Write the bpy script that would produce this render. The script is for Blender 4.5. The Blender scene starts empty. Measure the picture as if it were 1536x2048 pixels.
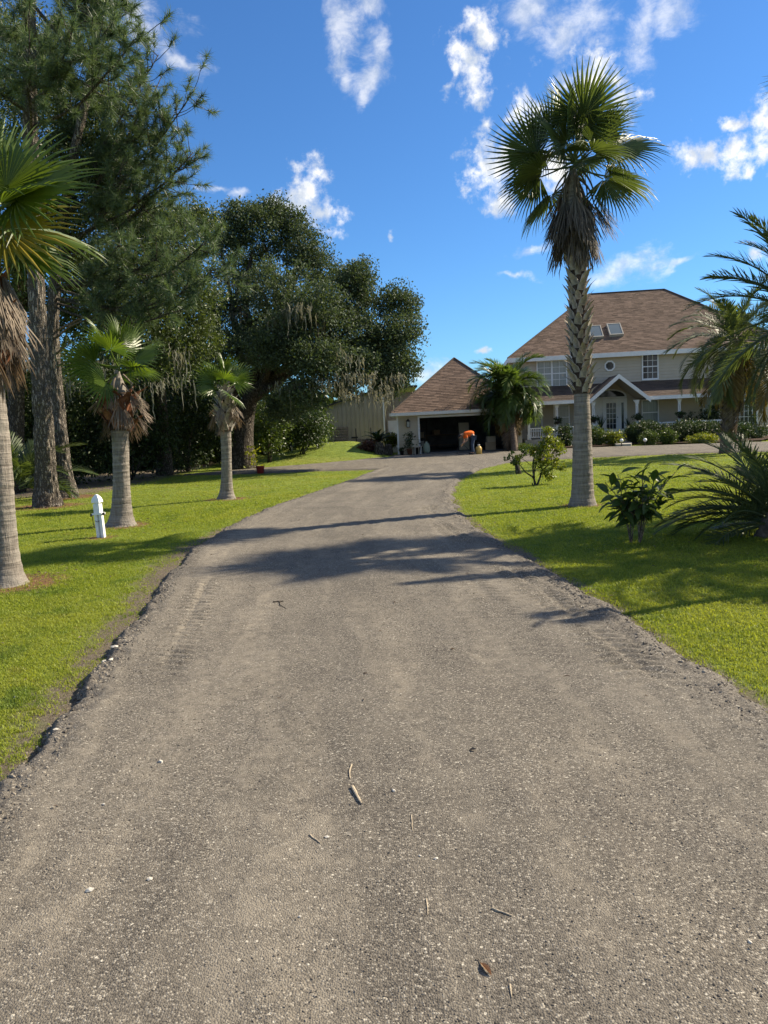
import bpy, math, random
import numpy as np
from mathutils import Vector, Matrix, Euler

rng = np.random.default_rng(11)
rad = math.radians
sc = bpy.context.scene
COL = sc.collection

# ------------------------------------------------------------------ camera, world, sun, exposure
FPX, CAMH, PITCH, ROLL = 1540.0, 1.7, rad(6.45), rad(2.7)
_fw = np.array([0, math.cos(PITCH), -math.sin(PITCH)])
_r0 = np.array([1., 0, 0]); _u0 = np.array([0, math.sin(PITCH), math.cos(PITCH)])
_R = math.cos(ROLL) * _r0 - math.sin(ROLL) * _u0
_U = math.sin(ROLL) * _r0 + math.cos(ROLL) * _u0
_C = np.array([0, 0, CAMH])
cam = bpy.data.cameras.new('camera')
cam.sensor_fit = 'VERTICAL'; cam.sensor_height = 24.0; cam.sensor_width = 18.0
cam.lens = 24.0 * FPX / 2048.0
cam.clip_start = 0.05; cam.clip_end = 5000
camo = bpy.data.objects.new('camera', cam); COL.objects.link(camo)
m = Matrix.Identity(4)
for i in range(3):
    m[i][0] = _R[i]; m[i][1] = _U[i]; m[i][2] = -_fw[i]; m[i][3] = _C[i]
camo.matrix_world = m
sc.camera = camo

def ray(x, y): return _fw + (x - 768) / FPX * _R - (y - 1024) / FPX * _U
def gp(x, y, z=0.0):
    d = ray(x, y); return _C + d * ((z - CAMH) / d[2])
def at(x, y, Y):
    d = ray(x, y); return _C + d * (Y / d[1])

SUN_EL = rad(37); SUN_AZ = math.atan2(0.93, 0.36)      # azimuth clockwise from +Y
sdir = Vector((math.sin(SUN_AZ) * math.cos(SUN_EL), math.cos(SUN_AZ) * math.cos(SUN_EL), math.sin(SUN_EL)))
sun = bpy.data.lights.new('sun', 'SUN'); sun.energy = 4.6; sun.angle = rad(0.53); sun.color = (1.0, 0.88, 0.68)
suno = bpy.data.objects.new('sun', sun); COL.objects.link(suno)
suno.rotation_euler = (-sdir).to_track_quat('-Z', 'Y').to_euler()
sc.view_settings.view_transform = 'Standard'; sc.view_settings.look = 'None'
sc.view_settings.gamma = 1.0; sc.view_settings.use_curve_mapping = False
sc.view_settings.exposure = 1.13
SKY_STRENGTH = 0.11
sc.cycles.use_denoising = True
try: sc.cycles.denoiser = 'OPENIMAGEDENOISE'
except Exception: pass
sc.cycles.max_bounces = 8; sc.cycles.transparent_max_bounces = 16
sc.cycles.sample_clamp_indirect = 6.0

# ------------------------------------------------------------------ node helpers
def nd(nt, t, **kw):
    n = nt.nodes.new(t)
    for k, v in kw.items():
        if k == 'inp':
            for kk, vv in v.items():
                if isinstance(vv, bpy.types.NodeSocket): nt.links.new(vv, n.inputs[kk])
                else: n.inputs[kk].default_value = vv
        else: setattr(n, k, v)
    return n
def math_(nt, op, a, b=0.0, c=None, clamp=False):
    n = nt.nodes.new('ShaderNodeMath'); n.operation = op; n.use_clamp = clamp
    for i, v in enumerate((a, b) if c is None else (a, b, c)):
        if isinstance(v, bpy.types.NodeSocket): nt.links.new(v, n.inputs[i])
        else: n.inputs[i].default_value = v
    return n.outputs[0]
def mapr(nt, v, a, b, c=0.0, d=1.0, smooth=True):
    n = nt.nodes.new('ShaderNodeMapRange'); n.interpolation_type = 'SMOOTHSTEP' if smooth else 'LINEAR'
    nt.links.new(v, n.inputs[0])
    for i, x in enumerate((a, b, c, d)): n.inputs[i + 1].default_value = x
    return n.outputs[0]
def mixc(nt, f, a, b, mode='MIX'):
    n = nt.nodes.new('ShaderNodeMix'); n.data_type = 'RGBA'; n.blend_type = mode
    for i, v in ((0, f), (6, a), (7, b)):
        if isinstance(v, bpy.types.NodeSocket): nt.links.new(v, n.inputs[i])
        else: n.inputs[i].default_value = v if i == 0 else (tuple(v) + (1,) if len(v) == 3 else v)
    return n.outputs[2]
def noise(nt, vec, scale, detail=4, rough=0.55, w=None, dist=0.0):
    n = nt.nodes.new('ShaderNodeTexNoise')
    if vec is not None: nt.links.new(vec, n.inputs['Vector'])
    n.inputs['Scale'].default_value = scale; n.inputs['Detail'].default_value = detail
    n.inputs['Roughness'].default_value = rough; n.inputs['Distortion'].default_value = dist
    return n.outputs['Fac']
def vscale(nt, vec, s, t=(0, 0, 0)):
    n = nt.nodes.new('ShaderNodeMapping'); nt.links.new(vec, n.inputs[0])
    n.inputs['Scale'].default_value = s; n.inputs['Location'].default_value = t
    return n.outputs[0]
def newmat(name):
    m = bpy.data.materials.new(name); m.use_nodes = True
    nt = m.node_tree; nt.nodes.clear()
    out = nt.nodes.new('ShaderNodeOutputMaterial')
    return m, nt, out
def principled(nt, out, col, rough=0.7, spec=0.3, bump=None, bstr=0.3, bdist=0.02, metal=0.0):
    p = nt.nodes.new('ShaderNodeBsdfPrincipled')
    if isinstance(col, bpy.types.NodeSocket): nt.links.new(col, p.inputs['Base Color'])
    else: p.inputs['Base Color'].default_value = tuple(col) + (1,)
    if isinstance(rough, bpy.types.NodeSocket): nt.links.new(rough, p.inputs['Roughness'])
    else: p.inputs['Roughness'].default_value = rough
    p.inputs['Specular IOR Level'].default_value = spec
    p.inputs['Metallic'].default_value = metal
    if bump is not None:
        b = nt.nodes.new('ShaderNodeBump'); b.inputs['Strength'].default_value = bstr; b.inputs['Distance'].default_value = bdist
        nt.links.new(bump, b.inputs['Height']); nt.links.new(b.outputs[0], p.inputs['Normal'])
    nt.links.new(p.outputs[0], out.inputs[0])
    return p
def m_plain(name, col, rough=0.6, spec=0.3, var=0.12, scale=3.0, bstr=0.15, metal=0.0):
    m, nt, out = newmat(name)
    tc = nt.nodes.new('ShaderNodeTexCoord').outputs['Object']
    n1 = noise(nt, tc, scale, 6, 0.65)
    c = mixc(nt, mapr(nt, n1, 0.3, 0.7), [x * (1 - var) for x in col], [min(1, x * (1 + var)) for x in col])
    principled(nt, out, c, rough, spec, noise(nt, tc, scale * 12, 3), bstr, 0.01, metal)
    return m
def m_leaf(name, dark, light, trans=0.35, rough=0.45, spec=0.35, tcol=None):
    m, nt, out = newmat(name)
    a = nd(nt, 'ShaderNodeAttribute', attribute_name='tint').outputs['Fac']
    c = mixc(nt, a, dark, light)
    p = nt.nodes.new('ShaderNodeBsdfPrincipled'); nt.links.new(c, p.inputs['Base Color'])
    p.inputs['Roughness'].default_value = rough; p.inputs['Specular IOR Level'].default_value = spec
    t = nt.nodes.new('ShaderNodeBsdfTranslucent')
    tc = mixc(nt, 1.0, c, tcol or (1.5, 1.45, 0.55), 'MULTIPLY')
    nt.links.new(tc, t.inputs[0])
    mx = nt.nodes.new('ShaderNodeMixShader'); mx.inputs[0].default_value = trans
    nt.links.new(p.outputs[0], mx.inputs[1]); nt.links.new(t.outputs[0], mx.inputs[2])
    nt.links.new(mx.outputs[0], out.inputs[0])
    return m

# ------------------------------------------------------------------ sky
world = bpy.data.worlds.new('World'); sc.world = world; world.use_nodes = True
def build_sky():
    nt = world.node_tree; nt.nodes.clear()
    out = nt.nodes.new('ShaderNodeOutputWorld'); bg = nt.nodes.new('ShaderNodeBackground')
    bg.inputs[1].default_value = SKY_STRENGTH
    sky = nt.nodes.new('ShaderNodeTexSky'); sky.sky_type = 'NISHITA'; sky.sun_disc = False
    sky.sun_elevation = SUN_EL; sky.sun_rotation = SUN_AZ
    sky.air_density = 1.0; sky.dust_density = 0.2; sky.ozone_density = 2.2; sky.altitude = 0
    hs = nd(nt, 'ShaderNodeHueSaturation', inp={'Saturation': 1.0, 'Value': 1.0, 'Color': sky.outputs[0]})
    skyc = mixc(nt, 1.0, hs.outputs[0], (0.255, 0.45, 0.66), 'MULTIPLY')
    co = nt.nodes.new('ShaderNodeTexCoord').outputs['Generated']
    # clouds as directions on the sky: (x, y) of the middle in the photograph, half sizes in pixels, tilt, strength
    cum = [(945,140,58,62,-20),(965,60,50,45,0),(900,150,22,30,0),
           (990,330,85,66,-35),(940,350,34,16,20),(1005,405,48,46,0),(1060,230,75,62,-25),(1180,160,110,55,-10),(1250,215,40,45,0),(1110,330,60,70,0),
           (1400,305,72,42,12),(1465,318,62,42,0),(1465,252,28,22,0),(1530,262,52,76,0),(1500,345,22,14,0),
           (610,385,62,74,20),(640,436,62,34,8),(590,350,30,30,0),(560,410,38,26,0),(770,469,19,13,0),(960,709,20,11,5),
           (1508,498,26,22,-20),(965,255,24,34,0),(1600,330,70,60,0)]
    wsp = [(1270,530,110,42,-14),(1210,555,90,30,-6),(1060,497,60,14,-8),(1360,520,60,12,-22),(1040,552,70,10,0),(850,745,95,34,-8),(300,60,130,30,28),(270,20,90,30,25),
           (370,110,80,18,28),(440,380,60,12,0),(700,150,30,40,0),(1330,35,80,40,0),(1180,30,90,60,0),(690,90,40,70,0),(480,385,30,12,0),(748,130,44,70,22),(735,190,22,34,20),(685,45,52,50,10),(720,8,60,30,0),(1290,45,50,80,10),(680,100,40,50,0),(1075,20,120,50,10),(1130,75,70,60,0)]
    R2 = np.random.default_rng(5)
    def frame(c, tilt):
        c = np.array(c) / np.linalg.norm(c)
        a = np.cross(c, [0, 0, 1]); a /= np.linalg.norm(a); b = np.cross(a, c)
        # the photograph is tilted by ROLL: give the cloud its tilt against the horizon
        t = rad(-tilt) - ROLL
        return c, math.cos(t) * a + math.sin(t) * b, -math.sin(t) * a + math.cos(t) * b
    lists = []
    for src in (cum, wsp):
        L = []
        for (x, y, rx, ry, tl) in src:
            d = ray(x, y); s = np.linalg.norm(d)
            L.append((d, 0.80 * rx / FPX / s, 0.80 * ry / FPX / s, tl))
        lists.append(L)
    def field(L):
        cur = None
        for (d, rx, ry, tl) in L:
            c, a, b = frame(d, tl)
            M = Matrix((a, b, c)).transposed()
            n = nt.nodes.new('ShaderNodeMapping'); n.vector_type = 'TEXTURE'
            nt.links.new(warp, n.inputs[0])
            n.inputs['Location'].default_value = tuple(c); n.inputs['Rotation'].default_value = M.to_euler()
            n.inputs['Scale'].default_value = (rx, ry, 0.5)
            l = nd(nt, 'ShaderNodeVectorMath', operation='LENGTH'); nt.links.new(n.outputs[0], l.inputs[0])
            v = l.outputs['Value']
            cur = v if cur is None else math_(nt, 'MINIMUM', cur, v)
        return cur
    nz = nt.nodes.new('ShaderNodeTexNoise'); nt.links.new(co, nz.inputs[0]); nz.inputs['Scale'].default_value = 22; nz.inputs['Detail'].default_value = 5
    w1 = nd(nt, 'ShaderNodeVectorMath', operation='MULTIPLY_ADD'); nt.links.new(nz.outputs['Color'], w1.inputs[0])
    w1.inputs[1].default_value = (0.045,) * 3; nt.links.new(co, w1.inputs[2])
    w2 = nd(nt, 'ShaderNodeVectorMath', operation='ADD'); nt.links.new(w1.outputs[0], w2.inputs[0]); w2.inputs[1].default_value = (-0.0225,) * 3
    warp = w2.outputs[0]
    f1 = field(lists[0]); f2 = field(lists[1])
    n1 = noise(nt, co, 42, 11, 0.64); n2 = noise(nt, vscale(nt, co, (1, 1, 1.5)), 24, 9, 0.68, dist=0.3)
    d1 = math_(nt, 'MULTIPLY_ADD', math_(nt, 'SUBTRACT', n1, 0.5), 3.5, f1)
    dens1 = mapr(nt, d1, 1.08, -0.12)
    d2 = math_(nt, 'MULTIPLY_ADD', math_(nt, 'SUBTRACT', n2, 0.5), 2.8, f2)
    dens2 = math_(nt, 'MULTIPLY', mapr(nt, d2, 1.05, -0.25), 0.58)
    # beyond the frame: scattered clouds, added and thickened as neutral fill for the shadows
    dt = nd(nt, 'ShaderNodeVectorMath', operation='DOT_PRODUCT'); nt.links.new(co, dt.inputs[0]); dt.inputs[1].default_value = tuple(ray(768, 700) / np.linalg.norm(ray(768, 700)))
    away = mapr(nt, dt.outputs['Value'], 0.72, 0.55)
    gen = noise(nt, vscale(nt, co, (1, 1, 1.6)), 3.4, 9, 0.6)
    dens3 = math_(nt, 'MULTIPLY', away, math_(nt, 'MULTIPLY', mapr(nt, gen, 0.47, 0.62), 0.92))
    n3 = noise(nt, co, 34, 6, 0.6)
    body = mixc(nt, mapr(nt, n3, 0.38, 0.60), (3.1, 3.35, 3.7), (5.4, 5.3, 5.1))
    dens = math_(nt, 'MAXIMUM', dens3, math_(nt, 'MAXIMUM', math_(nt, 'MULTIPLY', dens1, 0.95), dens2))
    col = mixc(nt, dens, skyc, body)
    nt.links.new(col, bg.inputs[0]); nt.links.new(bg.outputs[0], out.inputs[0])
build_sky()

# ------------------------------------------------------------------ mesh helpers
def mesh_np(name, V, F, tint=None, smooth=False):
    V = np.asarray(V, dtype=np.float32).reshape(-1, 3)
    if isinstance(F, np.ndarray): F = [F]
    F = [np.asarray(f, dtype=np.int32) for f in F if len(f)]
    me = bpy.data.meshes.new(name)
    me.vertices.add(len(V)); me.vertices.foreach_set('co', V.ravel())
    nl = sum(f.size for f in F); npoly = sum(len(f) for f in F)
    me.loops.add(nl); me.loops.foreach_set('vertex_index', np.concatenate([f.ravel() for f in F]))
    me.polygons.add(npoly)
    starts, tot = [], 0
    for f in F:
        starts.append(tot + np.arange(len(f)) * f.shape[1]); tot += f.size
    me.polygons.foreach_set('loop_start', np.concatenate(starts).astype(np.int32))
    me.polygons.foreach_set('use_smooth', np.full(npoly, smooth, dtype=bool))
    if tint is not None:
        a = me.attributes.new('tint', 'FLOAT', 'POINT'); a.data.foreach_set('value', np.asarray(tint, dtype=np.float32))
    me.update(calc_edges=True); me.validate()
    return me
class MB:
    def __init__(s): s.V = []; s.F = {}; s.T = []; s.n = 0; s.C = []
    def add(s, V, F, t=0.5):
        V = np.asarray(V, dtype=float).reshape(-1, 3); s.C.append((V, F, t))
        for f in (F if isinstance(F, list) else [F]):
            f = np.asarray(f, dtype=int)
            if len(f): s.F.setdefault(f.shape[1], []).append(f + s.n)
        s.V.append(V); s.n += len(V)
        s.T.append(np.broadcast_to(np.asarray(t, dtype=float), (len(V),)))
        return s
    def box(s, a, b, t=0.5):
        x0, y0, z0 = a; x1, y1, z1 = b
        V = [(x0,y0,z0),(x1,y0,z0),(x1,y1,z0),(x0,y1,z0),(x0,y0,z1),(x1,y0,z1),(x1,y1,z1),(x0,y1,z1)]
        return s.add(V, np.array([(0,3,2,1),(4,5,6,7),(0,1,5,4),(1,2,6,5),(2,3,7,6),(3,0,4,7)]), t)
    def bar(s, p, q, w, h, t=0.5, up=(0, 0, 1)):
        p = np.array(p, float); q = np.array(q, float); d = q - p; d /= np.linalg.norm(d)
        a = np.cross(d, up); a /= max(1e-9, np.linalg.norm(a)); b = np.cross(a, d)
        V = [c + a * i * w / 2 + b * j * h / 2 for c in (p, q) for (i, j) in ((-1,-1),(1,-1),(1,1),(-1,1))]
        return s.add(V, np.array([(0,3,2,1),(4,5,6,7),(0,1,5,4),(1,2,6,5),(2,3,7,6),(3,0,4,7)]), t)
    def tube(s, P, r, n=8, t=0.5, cap=True):
        V, F = tube(P, r, n, cap); return s.add(V, F, t)
    def prism(s, poly, y0, y1, t=0.5):      # polygon in (x, z), extruded along y
        k = len(poly)
        V = [(x, y0, z) for x, z in poly] + [(x, y1, z) for x, z in poly]
        s.add(V, [np.array([(i, (i+1) % k, k + (i+1) % k, k + i) for i in range(k)]), np.array([list(range(k))[::-1]]), np.array([list(range(k, 2*k))])], t)
        return s
    def mesh(s, name, smooth=False):
        return mesh_np(name, np.concatenate(s.V), [np.concatenate(v) for v in s.F.values()], np.concatenate(s.T), smooth)
    def ob(s, name, mat, parent=None, smooth=False, **kw):
        return obj(name, s.mesh(name, smooth), mat, parent, **kw)
def obs(mb, name, mat, parent):      # every piece that was added becomes an object of its own
    for V, F, t in mb.C:
        if len(V): MB().add(V, F, t).ob(name, mat, parent)
def obj(name, me, mat=None, parent=None, loc=None, rot=None, **kw):
    o = bpy.data.objects.new(name, me); COL.objects.link(o)
    if mat is not None and me is not None and not me.materials: me.materials.append(mat)
    if parent is not None: o.parent = parent
    if loc is not None: o.location = loc
    if rot is not None: o.rotation_euler = rot
    for k, v in kw.items(): o[k] = v
    return o
def thing(name, label, cat, loc=(0, 0, 0), rotz=0.0, group=None):
    o = bpy.data.objects.new(name, None); COL.objects.link(o)
    o.empty_display_size = 0.2
    o.location = loc; o.rotation_euler = (0, 0, rotz); o['label'] = label; o['category'] = cat
    if group: o['group'] = group
    return o
def tube(P, r, n=8, cap=True):
    P = np.asarray(P, float); k = len(P); r = np.broadcast_to(np.asarray(r, float), (k,)) if np.ndim(r) < 2 else r
    T = np.gradient(P, axis=0); T /= np.linalg.norm(T, axis=1)[:, None] + 1e-12
    a = np.cross(T[0], [0.0, 0.0, 1.0])
    if np.linalg.norm(a) < 1e-3: a = np.array([1.0, 0, 0])
    A = []
    for i in range(k):
        a = a - T[i] * np.dot(a, T[i]); a = a / (np.linalg.norm(a) + 1e-12); A.append(a)
    A = np.array(A); B = np.cross(T, A)
    ang = np.linspace(0, 2 * np.pi, n, endpoint=False)
    rr = r[:, None] if np.ndim(r) < 2 else r
    V = P[:, None, :] + (np.cos(ang)[None, :, None] * A[:, None, :] + np.sin(ang)[None, :, None] * B[:, None, :]) * (rr[..., None] if rr.ndim == 2 else rr)
    V = V.reshape(-1, 3)
    i = np.arange(k - 1)[:, None] * n; j = np.arange(n)[None, :]; j2 = (j + 1) % n
    F = np.stack([i + j, i + j2, i + n + j2, i + n + j], -1).reshape(-1, 4)
    Fs = [F]
    if cap:
        V = np.concatenate([V, P[:1], P[-1:]])
        c0, c1 = k * n, k * n + 1; j = np.arange(n); j2 = (j + 1) % n
        Fs.append(np.concatenate([np.stack([np.full(n, c0), j2, j], -1), np.stack([np.full(n, c1), (k-1)*n + j, (k-1)*n + j2], -1)]))
    return V, Fs
_tab = np.random.default_rng(3).random((256, 256))
def vn(x, y):
    xi = np.floor(x).astype(int); yi = np.floor(y).astype(int); fx = x - xi; fy = y - yi
    fx = fx*fx*(3-2*fx); fy = fy*fy*(3-2*fy)
    g = lambda a, b: _tab[a & 255, b & 255]
    return (g(xi,yi)*(1-fx)+g(xi+1,yi)*fx)*(1-fy)+(g(xi,yi+1)*(1-fx)+g(xi+1,yi+1)*fx)*fy
def fbm(x, y, o=4):
    s = 0; a = 0.5; t = 0
    for k in range(o): s = s + a*vn(x*2**k + 17.3*k, y*2**k + 5.1*k); t += a; a *= 0.5
    return s / t
def sstep(x, a, b):
    t = np.clip((x - a) / (b - a), 0, 1); return t*t*(3-2*t)

# ------------------------------------------------------------------ materials
def mat_lawn():
    m, nt, out = newmat('lawn_grass')
    pos = nt.nodes.new('ShaderNodeNewGeometry').outputs['Position']
    big = noise(nt, pos, 0.35, 4); mid = noise(nt, pos, 2.2, 5); fine = noise(nt, pos, 38, 6, 0.75); fib = noise(nt, vscale(nt, pos, (90, 30, 60)), 1, 4, 0.7)
    c = mixc(nt, mapr(nt, mid, 0.3, 0.7), (0.13, 0.185, 0.024), (0.20, 0.26, 0.042))
    c = mixc(nt, mapr(nt, big, 0.42, 0.68, 0, 0.7), c, (0.245, 0.25, 0.055))
    c = mixc(nt, mapr(nt, fine, 0.35, 0.6, 0.5, 0), c, (0.06, 0.08, 0.012))
    c = mixc(nt, mapr(nt, fib, 0.5, 0.75, 0, 0.35), c, (0.30, 0.30, 0.10))
    dirt = nd(nt, 'ShaderNodeAttribute', attribute_name='dirt').outputs['Fac']
    dn = math_(nt, 'ADD', dirt, math_(nt, 'MULTIPLY_ADD', mid, 0.9, -0.45))
    soil = mixc(nt, mapr(nt, fine, 0.3, 0.7), (0.085, 0.066, 0.045), (0.21, 0.175, 0.13))
    c = mixc(nt, mapr(nt, dn, 0.35, 0.75), c, soil)
    straw = nd(nt, 'ShaderNodeAttribute', attribute_name='straw').outputs['Fac']
    sn = math_(nt, 'ADD', straw, math_(nt, 'MULTIPLY_ADD', fine, 0.8, -0.4))
    c = mixc(nt, mapr(nt, sn, 0.35, 0.7), c, mixc(nt, fib, (0.10, 0.05, 0.022), (0.26, 0.15, 0.08)))
    principled(nt, out, c, 0.85, 0.15, math_(nt, 'ADD', fine, fib), 0.9, 0.03)
    return m
def mat_drive():
    m, nt, out = newmat('crushed_asphalt_millings')
    pos = nt.nodes.new('ShaderNodeNewGeometry').outputs['Position']
    v = nd(nt, 'ShaderNodeTexVoronoi', inp={'Vector': pos, 'Scale': 150.0, 'Randomness': 1.0})
    v2 = nd(nt, 'ShaderNodeTexVoronoi', inp={'Vector': pos, 'Scale': 62.0, 'Randomness': 1.0})
    rnd = nd(nt, 'ShaderNodeSeparateColor', inp={0: v.outputs['Color']}).outputs[0]
    rnd2 = nd(nt, 'ShaderNodeSeparateColor', inp={0: v2.outputs['Color']}).outputs[1]
    lu = nd(nt, 'ShaderNodeAttribute', attribute_name='lane').outputs['Fac']; sp_ = nd(nt, 'ShaderNodeSeparateXYZ', inp={0: pos})
    cb = nd(nt, 'ShaderNodeCombineXYZ', inp={0: lu, 1: sp_.outputs[1]}); lane = cb.outputs[0]
    n1 = noise(nt, pos, 0.75, 7, 0.68, dist=0.8); n2 = noise(nt, vscale(nt, lane, (2.6, 0.30, 1)), 1.0, 6, 0.66, dist=0.5); n3 = noise(nt, pos, 9, 5, 0.7)
    base = mixc(nt, mapr(nt, n1, 0.36, 0.64), (0.062, 0.054, 0.045), (0.135, 0.119, 0.097))
    dust = math_(nt, 'MULTIPLY', mapr(nt, n2, 0.44, 0.60), mapr(nt, n3, 0.25, 0.7))
    dattr = nd(nt, 'ShaderNodeAttribute', attribute_name='dirt').outputs['Fac']
    c = mixc(nt, math_(nt, 'MULTIPLY', dust, 0.85), base, (0.225, 0.197, 0.156))
    c = mixc(nt, math_(nt, 'MULTIPLY', dattr, mapr(nt, n3, 0.2, 0.7)), c, (0.315, 0.27, 0.205))
    # stones: mostly grey brown, some near black, a few pale
    ston = mixc(nt, mapr(nt, rnd, 0.0, 0.55), (0.035, 0.031, 0.027), (0.155, 0.136, 0.110))
    ston = mixc(nt, mapr(nt, rnd, 0.80, 0.95), ston, (0.42, 0.38, 0.31))
    k = math_(nt, 'MULTIPLY_ADD', dust, -0.45, 0.62)
    c = mixc(nt, k, c, ston)
    pale = math_(nt, 'MULTIPLY', mapr(nt, rnd2, 0.965, 0.975), mapr(nt, v2.outputs['Distance'], 0.4, 0.25))
    c = mixc(nt, math_(nt, 'MULTIPLY', pale, 0.8), c, (0.5, 0.46, 0.38))
    edge = nd(nt, 'ShaderNodeAttribute', attribute_name='edge').outputs['Fac']
    c = mixc(nt, math_(nt, 'MULTIPLY', edge, 0.75), c, mixc(nt, rnd, (0.03, 0.028, 0.026), (0.15, 0.13, 0.115)))
    h = math_(nt, 'ADD', math_(nt, 'MULTIPLY', v.outputs['Distance'], -0.9), math_(nt, 'MULTIPLY', n3, 1.2))
    principled(nt, out, c, 0.9, 0.2, h, 0.6, 0.008)
    return m
def mat_bark(name, c0, c1, sx=9, sz=2.2, bstr=1.0, dist=0.05):
    m, nt, out = newmat(name)
    tc = nt.nodes.new('ShaderNodeTexCoord').outputs['Object']
    nn_ = nt.nodes.new('ShaderNodeTexNoise'); nt.links.new(tc, nn_.inputs[0]); nn_.inputs['Scale'].default_value = sx * 1.3; nn_.inputs['Detail'].default_value = 4
    wv = nd(nt, 'ShaderNodeVectorMath', operation='MULTIPLY_ADD'); nt.links.new(nn_.outputs['Color'], wv.inputs[0]); wv.inputs[1].default_value = (1.1, 1.1, 1.4); nt.links.new(vscale(nt, tc, (sx, sx, sz)), wv.inputs[2])
    v = nd(nt, 'ShaderNodeTexVoronoi', inp={'Vector': wv.outputs[0], 'Scale': 1.0}); v.feature = 'DISTANCE_TO_EDGE'
    n1 = noise(nt, vscale(nt, tc, (1, 1, 0.3)), 16, 6, 0.7)
    crack = mapr(nt, v.outputs['Distance'], 0.0, 0.3)
    c = mixc(nt, mapr(nt, n1, 0.3, 0.7), c0, c1)
    c = mixc(nt, crack, [x * 0.5 for x in c0], c)
    principled(nt, out, c, 0.9, 0.1, math_(nt, 'ADD', crack, n1), bstr, dist)
    return m
def mat_palm_trunk(name, c0, c1, ring=30.0):
    m, nt, out = newmat(name)
    tc = nt.nodes.new('ShaderNodeTexCoord').outputs['Object']
    n0 = noise(nt, vscale(nt, tc, (2, 2, ring)), 1.0, 4, 0.6)
    n1 = noise(nt, vscale(nt, tc, (24, 24, 5)), 1.0, 4, 0.7)
    n2 = noise(nt, tc, 3.0, 5, 0.6)
    f = math_(nt, 'MULTIPLY_ADD', n1, 0.5, math_(nt, 'MULTIPLY', n0, 0.6))
    c = mixc(nt, mapr(nt, f, 0.35, 0.72), c0, c1)
    c = mixc(nt, mapr(nt, n2, 0.48, 0.72, 0, 0.65), c, (0.20, 0.19, 0.165))
    principled(nt, out, c, 0.9, 0.1, math_(nt, 'ADD', n0, n1), 0.8, 0.025)
    return m
def mat_shingle(name, c0, c1):
    m, nt, out = newmat(name)
    a = nd(nt, 'ShaderNodeAttribute', attribute_name='tint').outputs['Fac']
    tc = nt.nodes.new('ShaderNodeTexCoord').outputs['Object']
    n1 = noise(nt, tc, 0.7, 4); n2 = noise(nt, tc, 90, 3, 0.7)
    c = mixc(nt, a, c0, c1)
    c = mixc(nt, mapr(nt, n1, 0.35, 0.7, 0, 0.4), c, [x * 0.72 for x in c0])
    c = mixc(nt, mapr(nt, n2, 0.3, 0.7, 0, 0.3), c, [x * 1.5 for x in c1])
    principled(nt, out, c, 0.9, 0.12, n2, 0.5, 0.006)
    return m
def mat_glass(name, col, rough=0.06, stripes=0.0):
    m, nt, out = newmat(name)
    tc = nt.nodes.new('ShaderNodeTexCoord').outputs['Object']
    n1 = noise(nt, vscale(nt, tc, (14, 14, 0.6)), 1.0, 3); n2 = noise(nt, tc, 2.0, 3)
    c = mixc(nt, math_(nt, 'MULTIPLY', n1, stripes), col, [min(1, x * 2.2 + 0.02) for x in col])
    c = mixc(nt, math_(nt, 'MULTIPLY', n2, 0.3), c, [x * 0.6 for x in col])
    p = principled(nt, out, c, rough, 0.35, n2, 0.02, 0.02)
    p.inputs['Coat Weight'].default_value = 0.1; p.inputs['Coat Roughness'].default_value = 0.04
    return m
M = {}
M['lawn'] = mat_lawn(); M['drive'] = mat_drive()
def mat_grass():
    m = m_leaf('grass_blade', (0.115, 0.17, 0.014), (0.31, 0.36, 0.055), 0.45, 0.5, 0.25, (1.5, 1.4, 0.5))
    nt = m.node_tree; p = [n for n in nt.nodes if n.type == 'BSDF_PRINCIPLED'][0]; src = p.inputs['Base Color'].links[0].from_socket
    pos = nt.nodes.new('ShaderNodeNewGeometry').outputs['Position']
    a = mixc(nt, mapr(nt, noise(nt, pos, 0.5, 4, 0.6), 0.45, 0.65, 0, 0.75), src, mixc(nt, 0.6, src, (0.34, 0.36, 0.07)))
    b = mixc(nt, mapr(nt, noise(nt, pos, 1.7, 4, 0.65), 0.5, 0.68, 0, 0.7), a, mixc(nt, 1.0, src, (0.45, 0.60, 0.75), 'MULTIPLY'))
    b = mixc(nt, mapr(nt, noise(nt, pos, 3.1, 5, 0.7), 0.58, 0.74, 0, 0.7), b, mixc(nt, 0.75, src, (0.26, 0.20, 0.085)))
    nt.links.new(b, p.inputs['Base Color'])
    for n in nt.nodes:
        if n.type == 'MIX' and n.blend_type == 'MULTIPLY' and n.inputs[6].links and n.inputs[6].links[0].from_socket == src and n.inputs[0].default_value == 1.0 and abs(n.inputs[7].default_value[0] - 1.5) < .01: nt.links.new(b, n.inputs[6])
    return m
M['grass'] = mat_grass()
M['stone'] = m_leaf('gravel_stone', (0.055, 0.047, 0.039), (0.27, 0.235, 0.188), 0.0, 0.9, 0.2)
M['palestone'] = m_plain('pale_stone', (0.52, 0.48, 0.41), 0.8, 0.2, 0.2, 30)
M['oak_leaf'] = m_leaf('oak_leaf', (0.040, 0.062, 0.034), (0.10, 0.135, 0.075), 0.25, 0.58, 0.22)
M['laurel_leaf'] = m_leaf('laurel_leaf', (0.034, 0.056, 0.020), (0.11, 0.145, 0.052), 0.30, 0.46, 0.35)
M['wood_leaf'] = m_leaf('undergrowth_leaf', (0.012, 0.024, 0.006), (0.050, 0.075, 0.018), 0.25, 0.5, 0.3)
M['shrub_leaf'] = m_leaf('shrub_leaf', (0.030, 0.060, 0.012), (0.11, 0.15, 0.03), 0.3, 0.4, 0.4)
M['hedge_leaf'] = m_leaf('hedge_leaf', (0.018, 0.035, 0.012), (0.05, 0.08, 0.022), 0.25, 0.45, 0.35)
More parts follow.
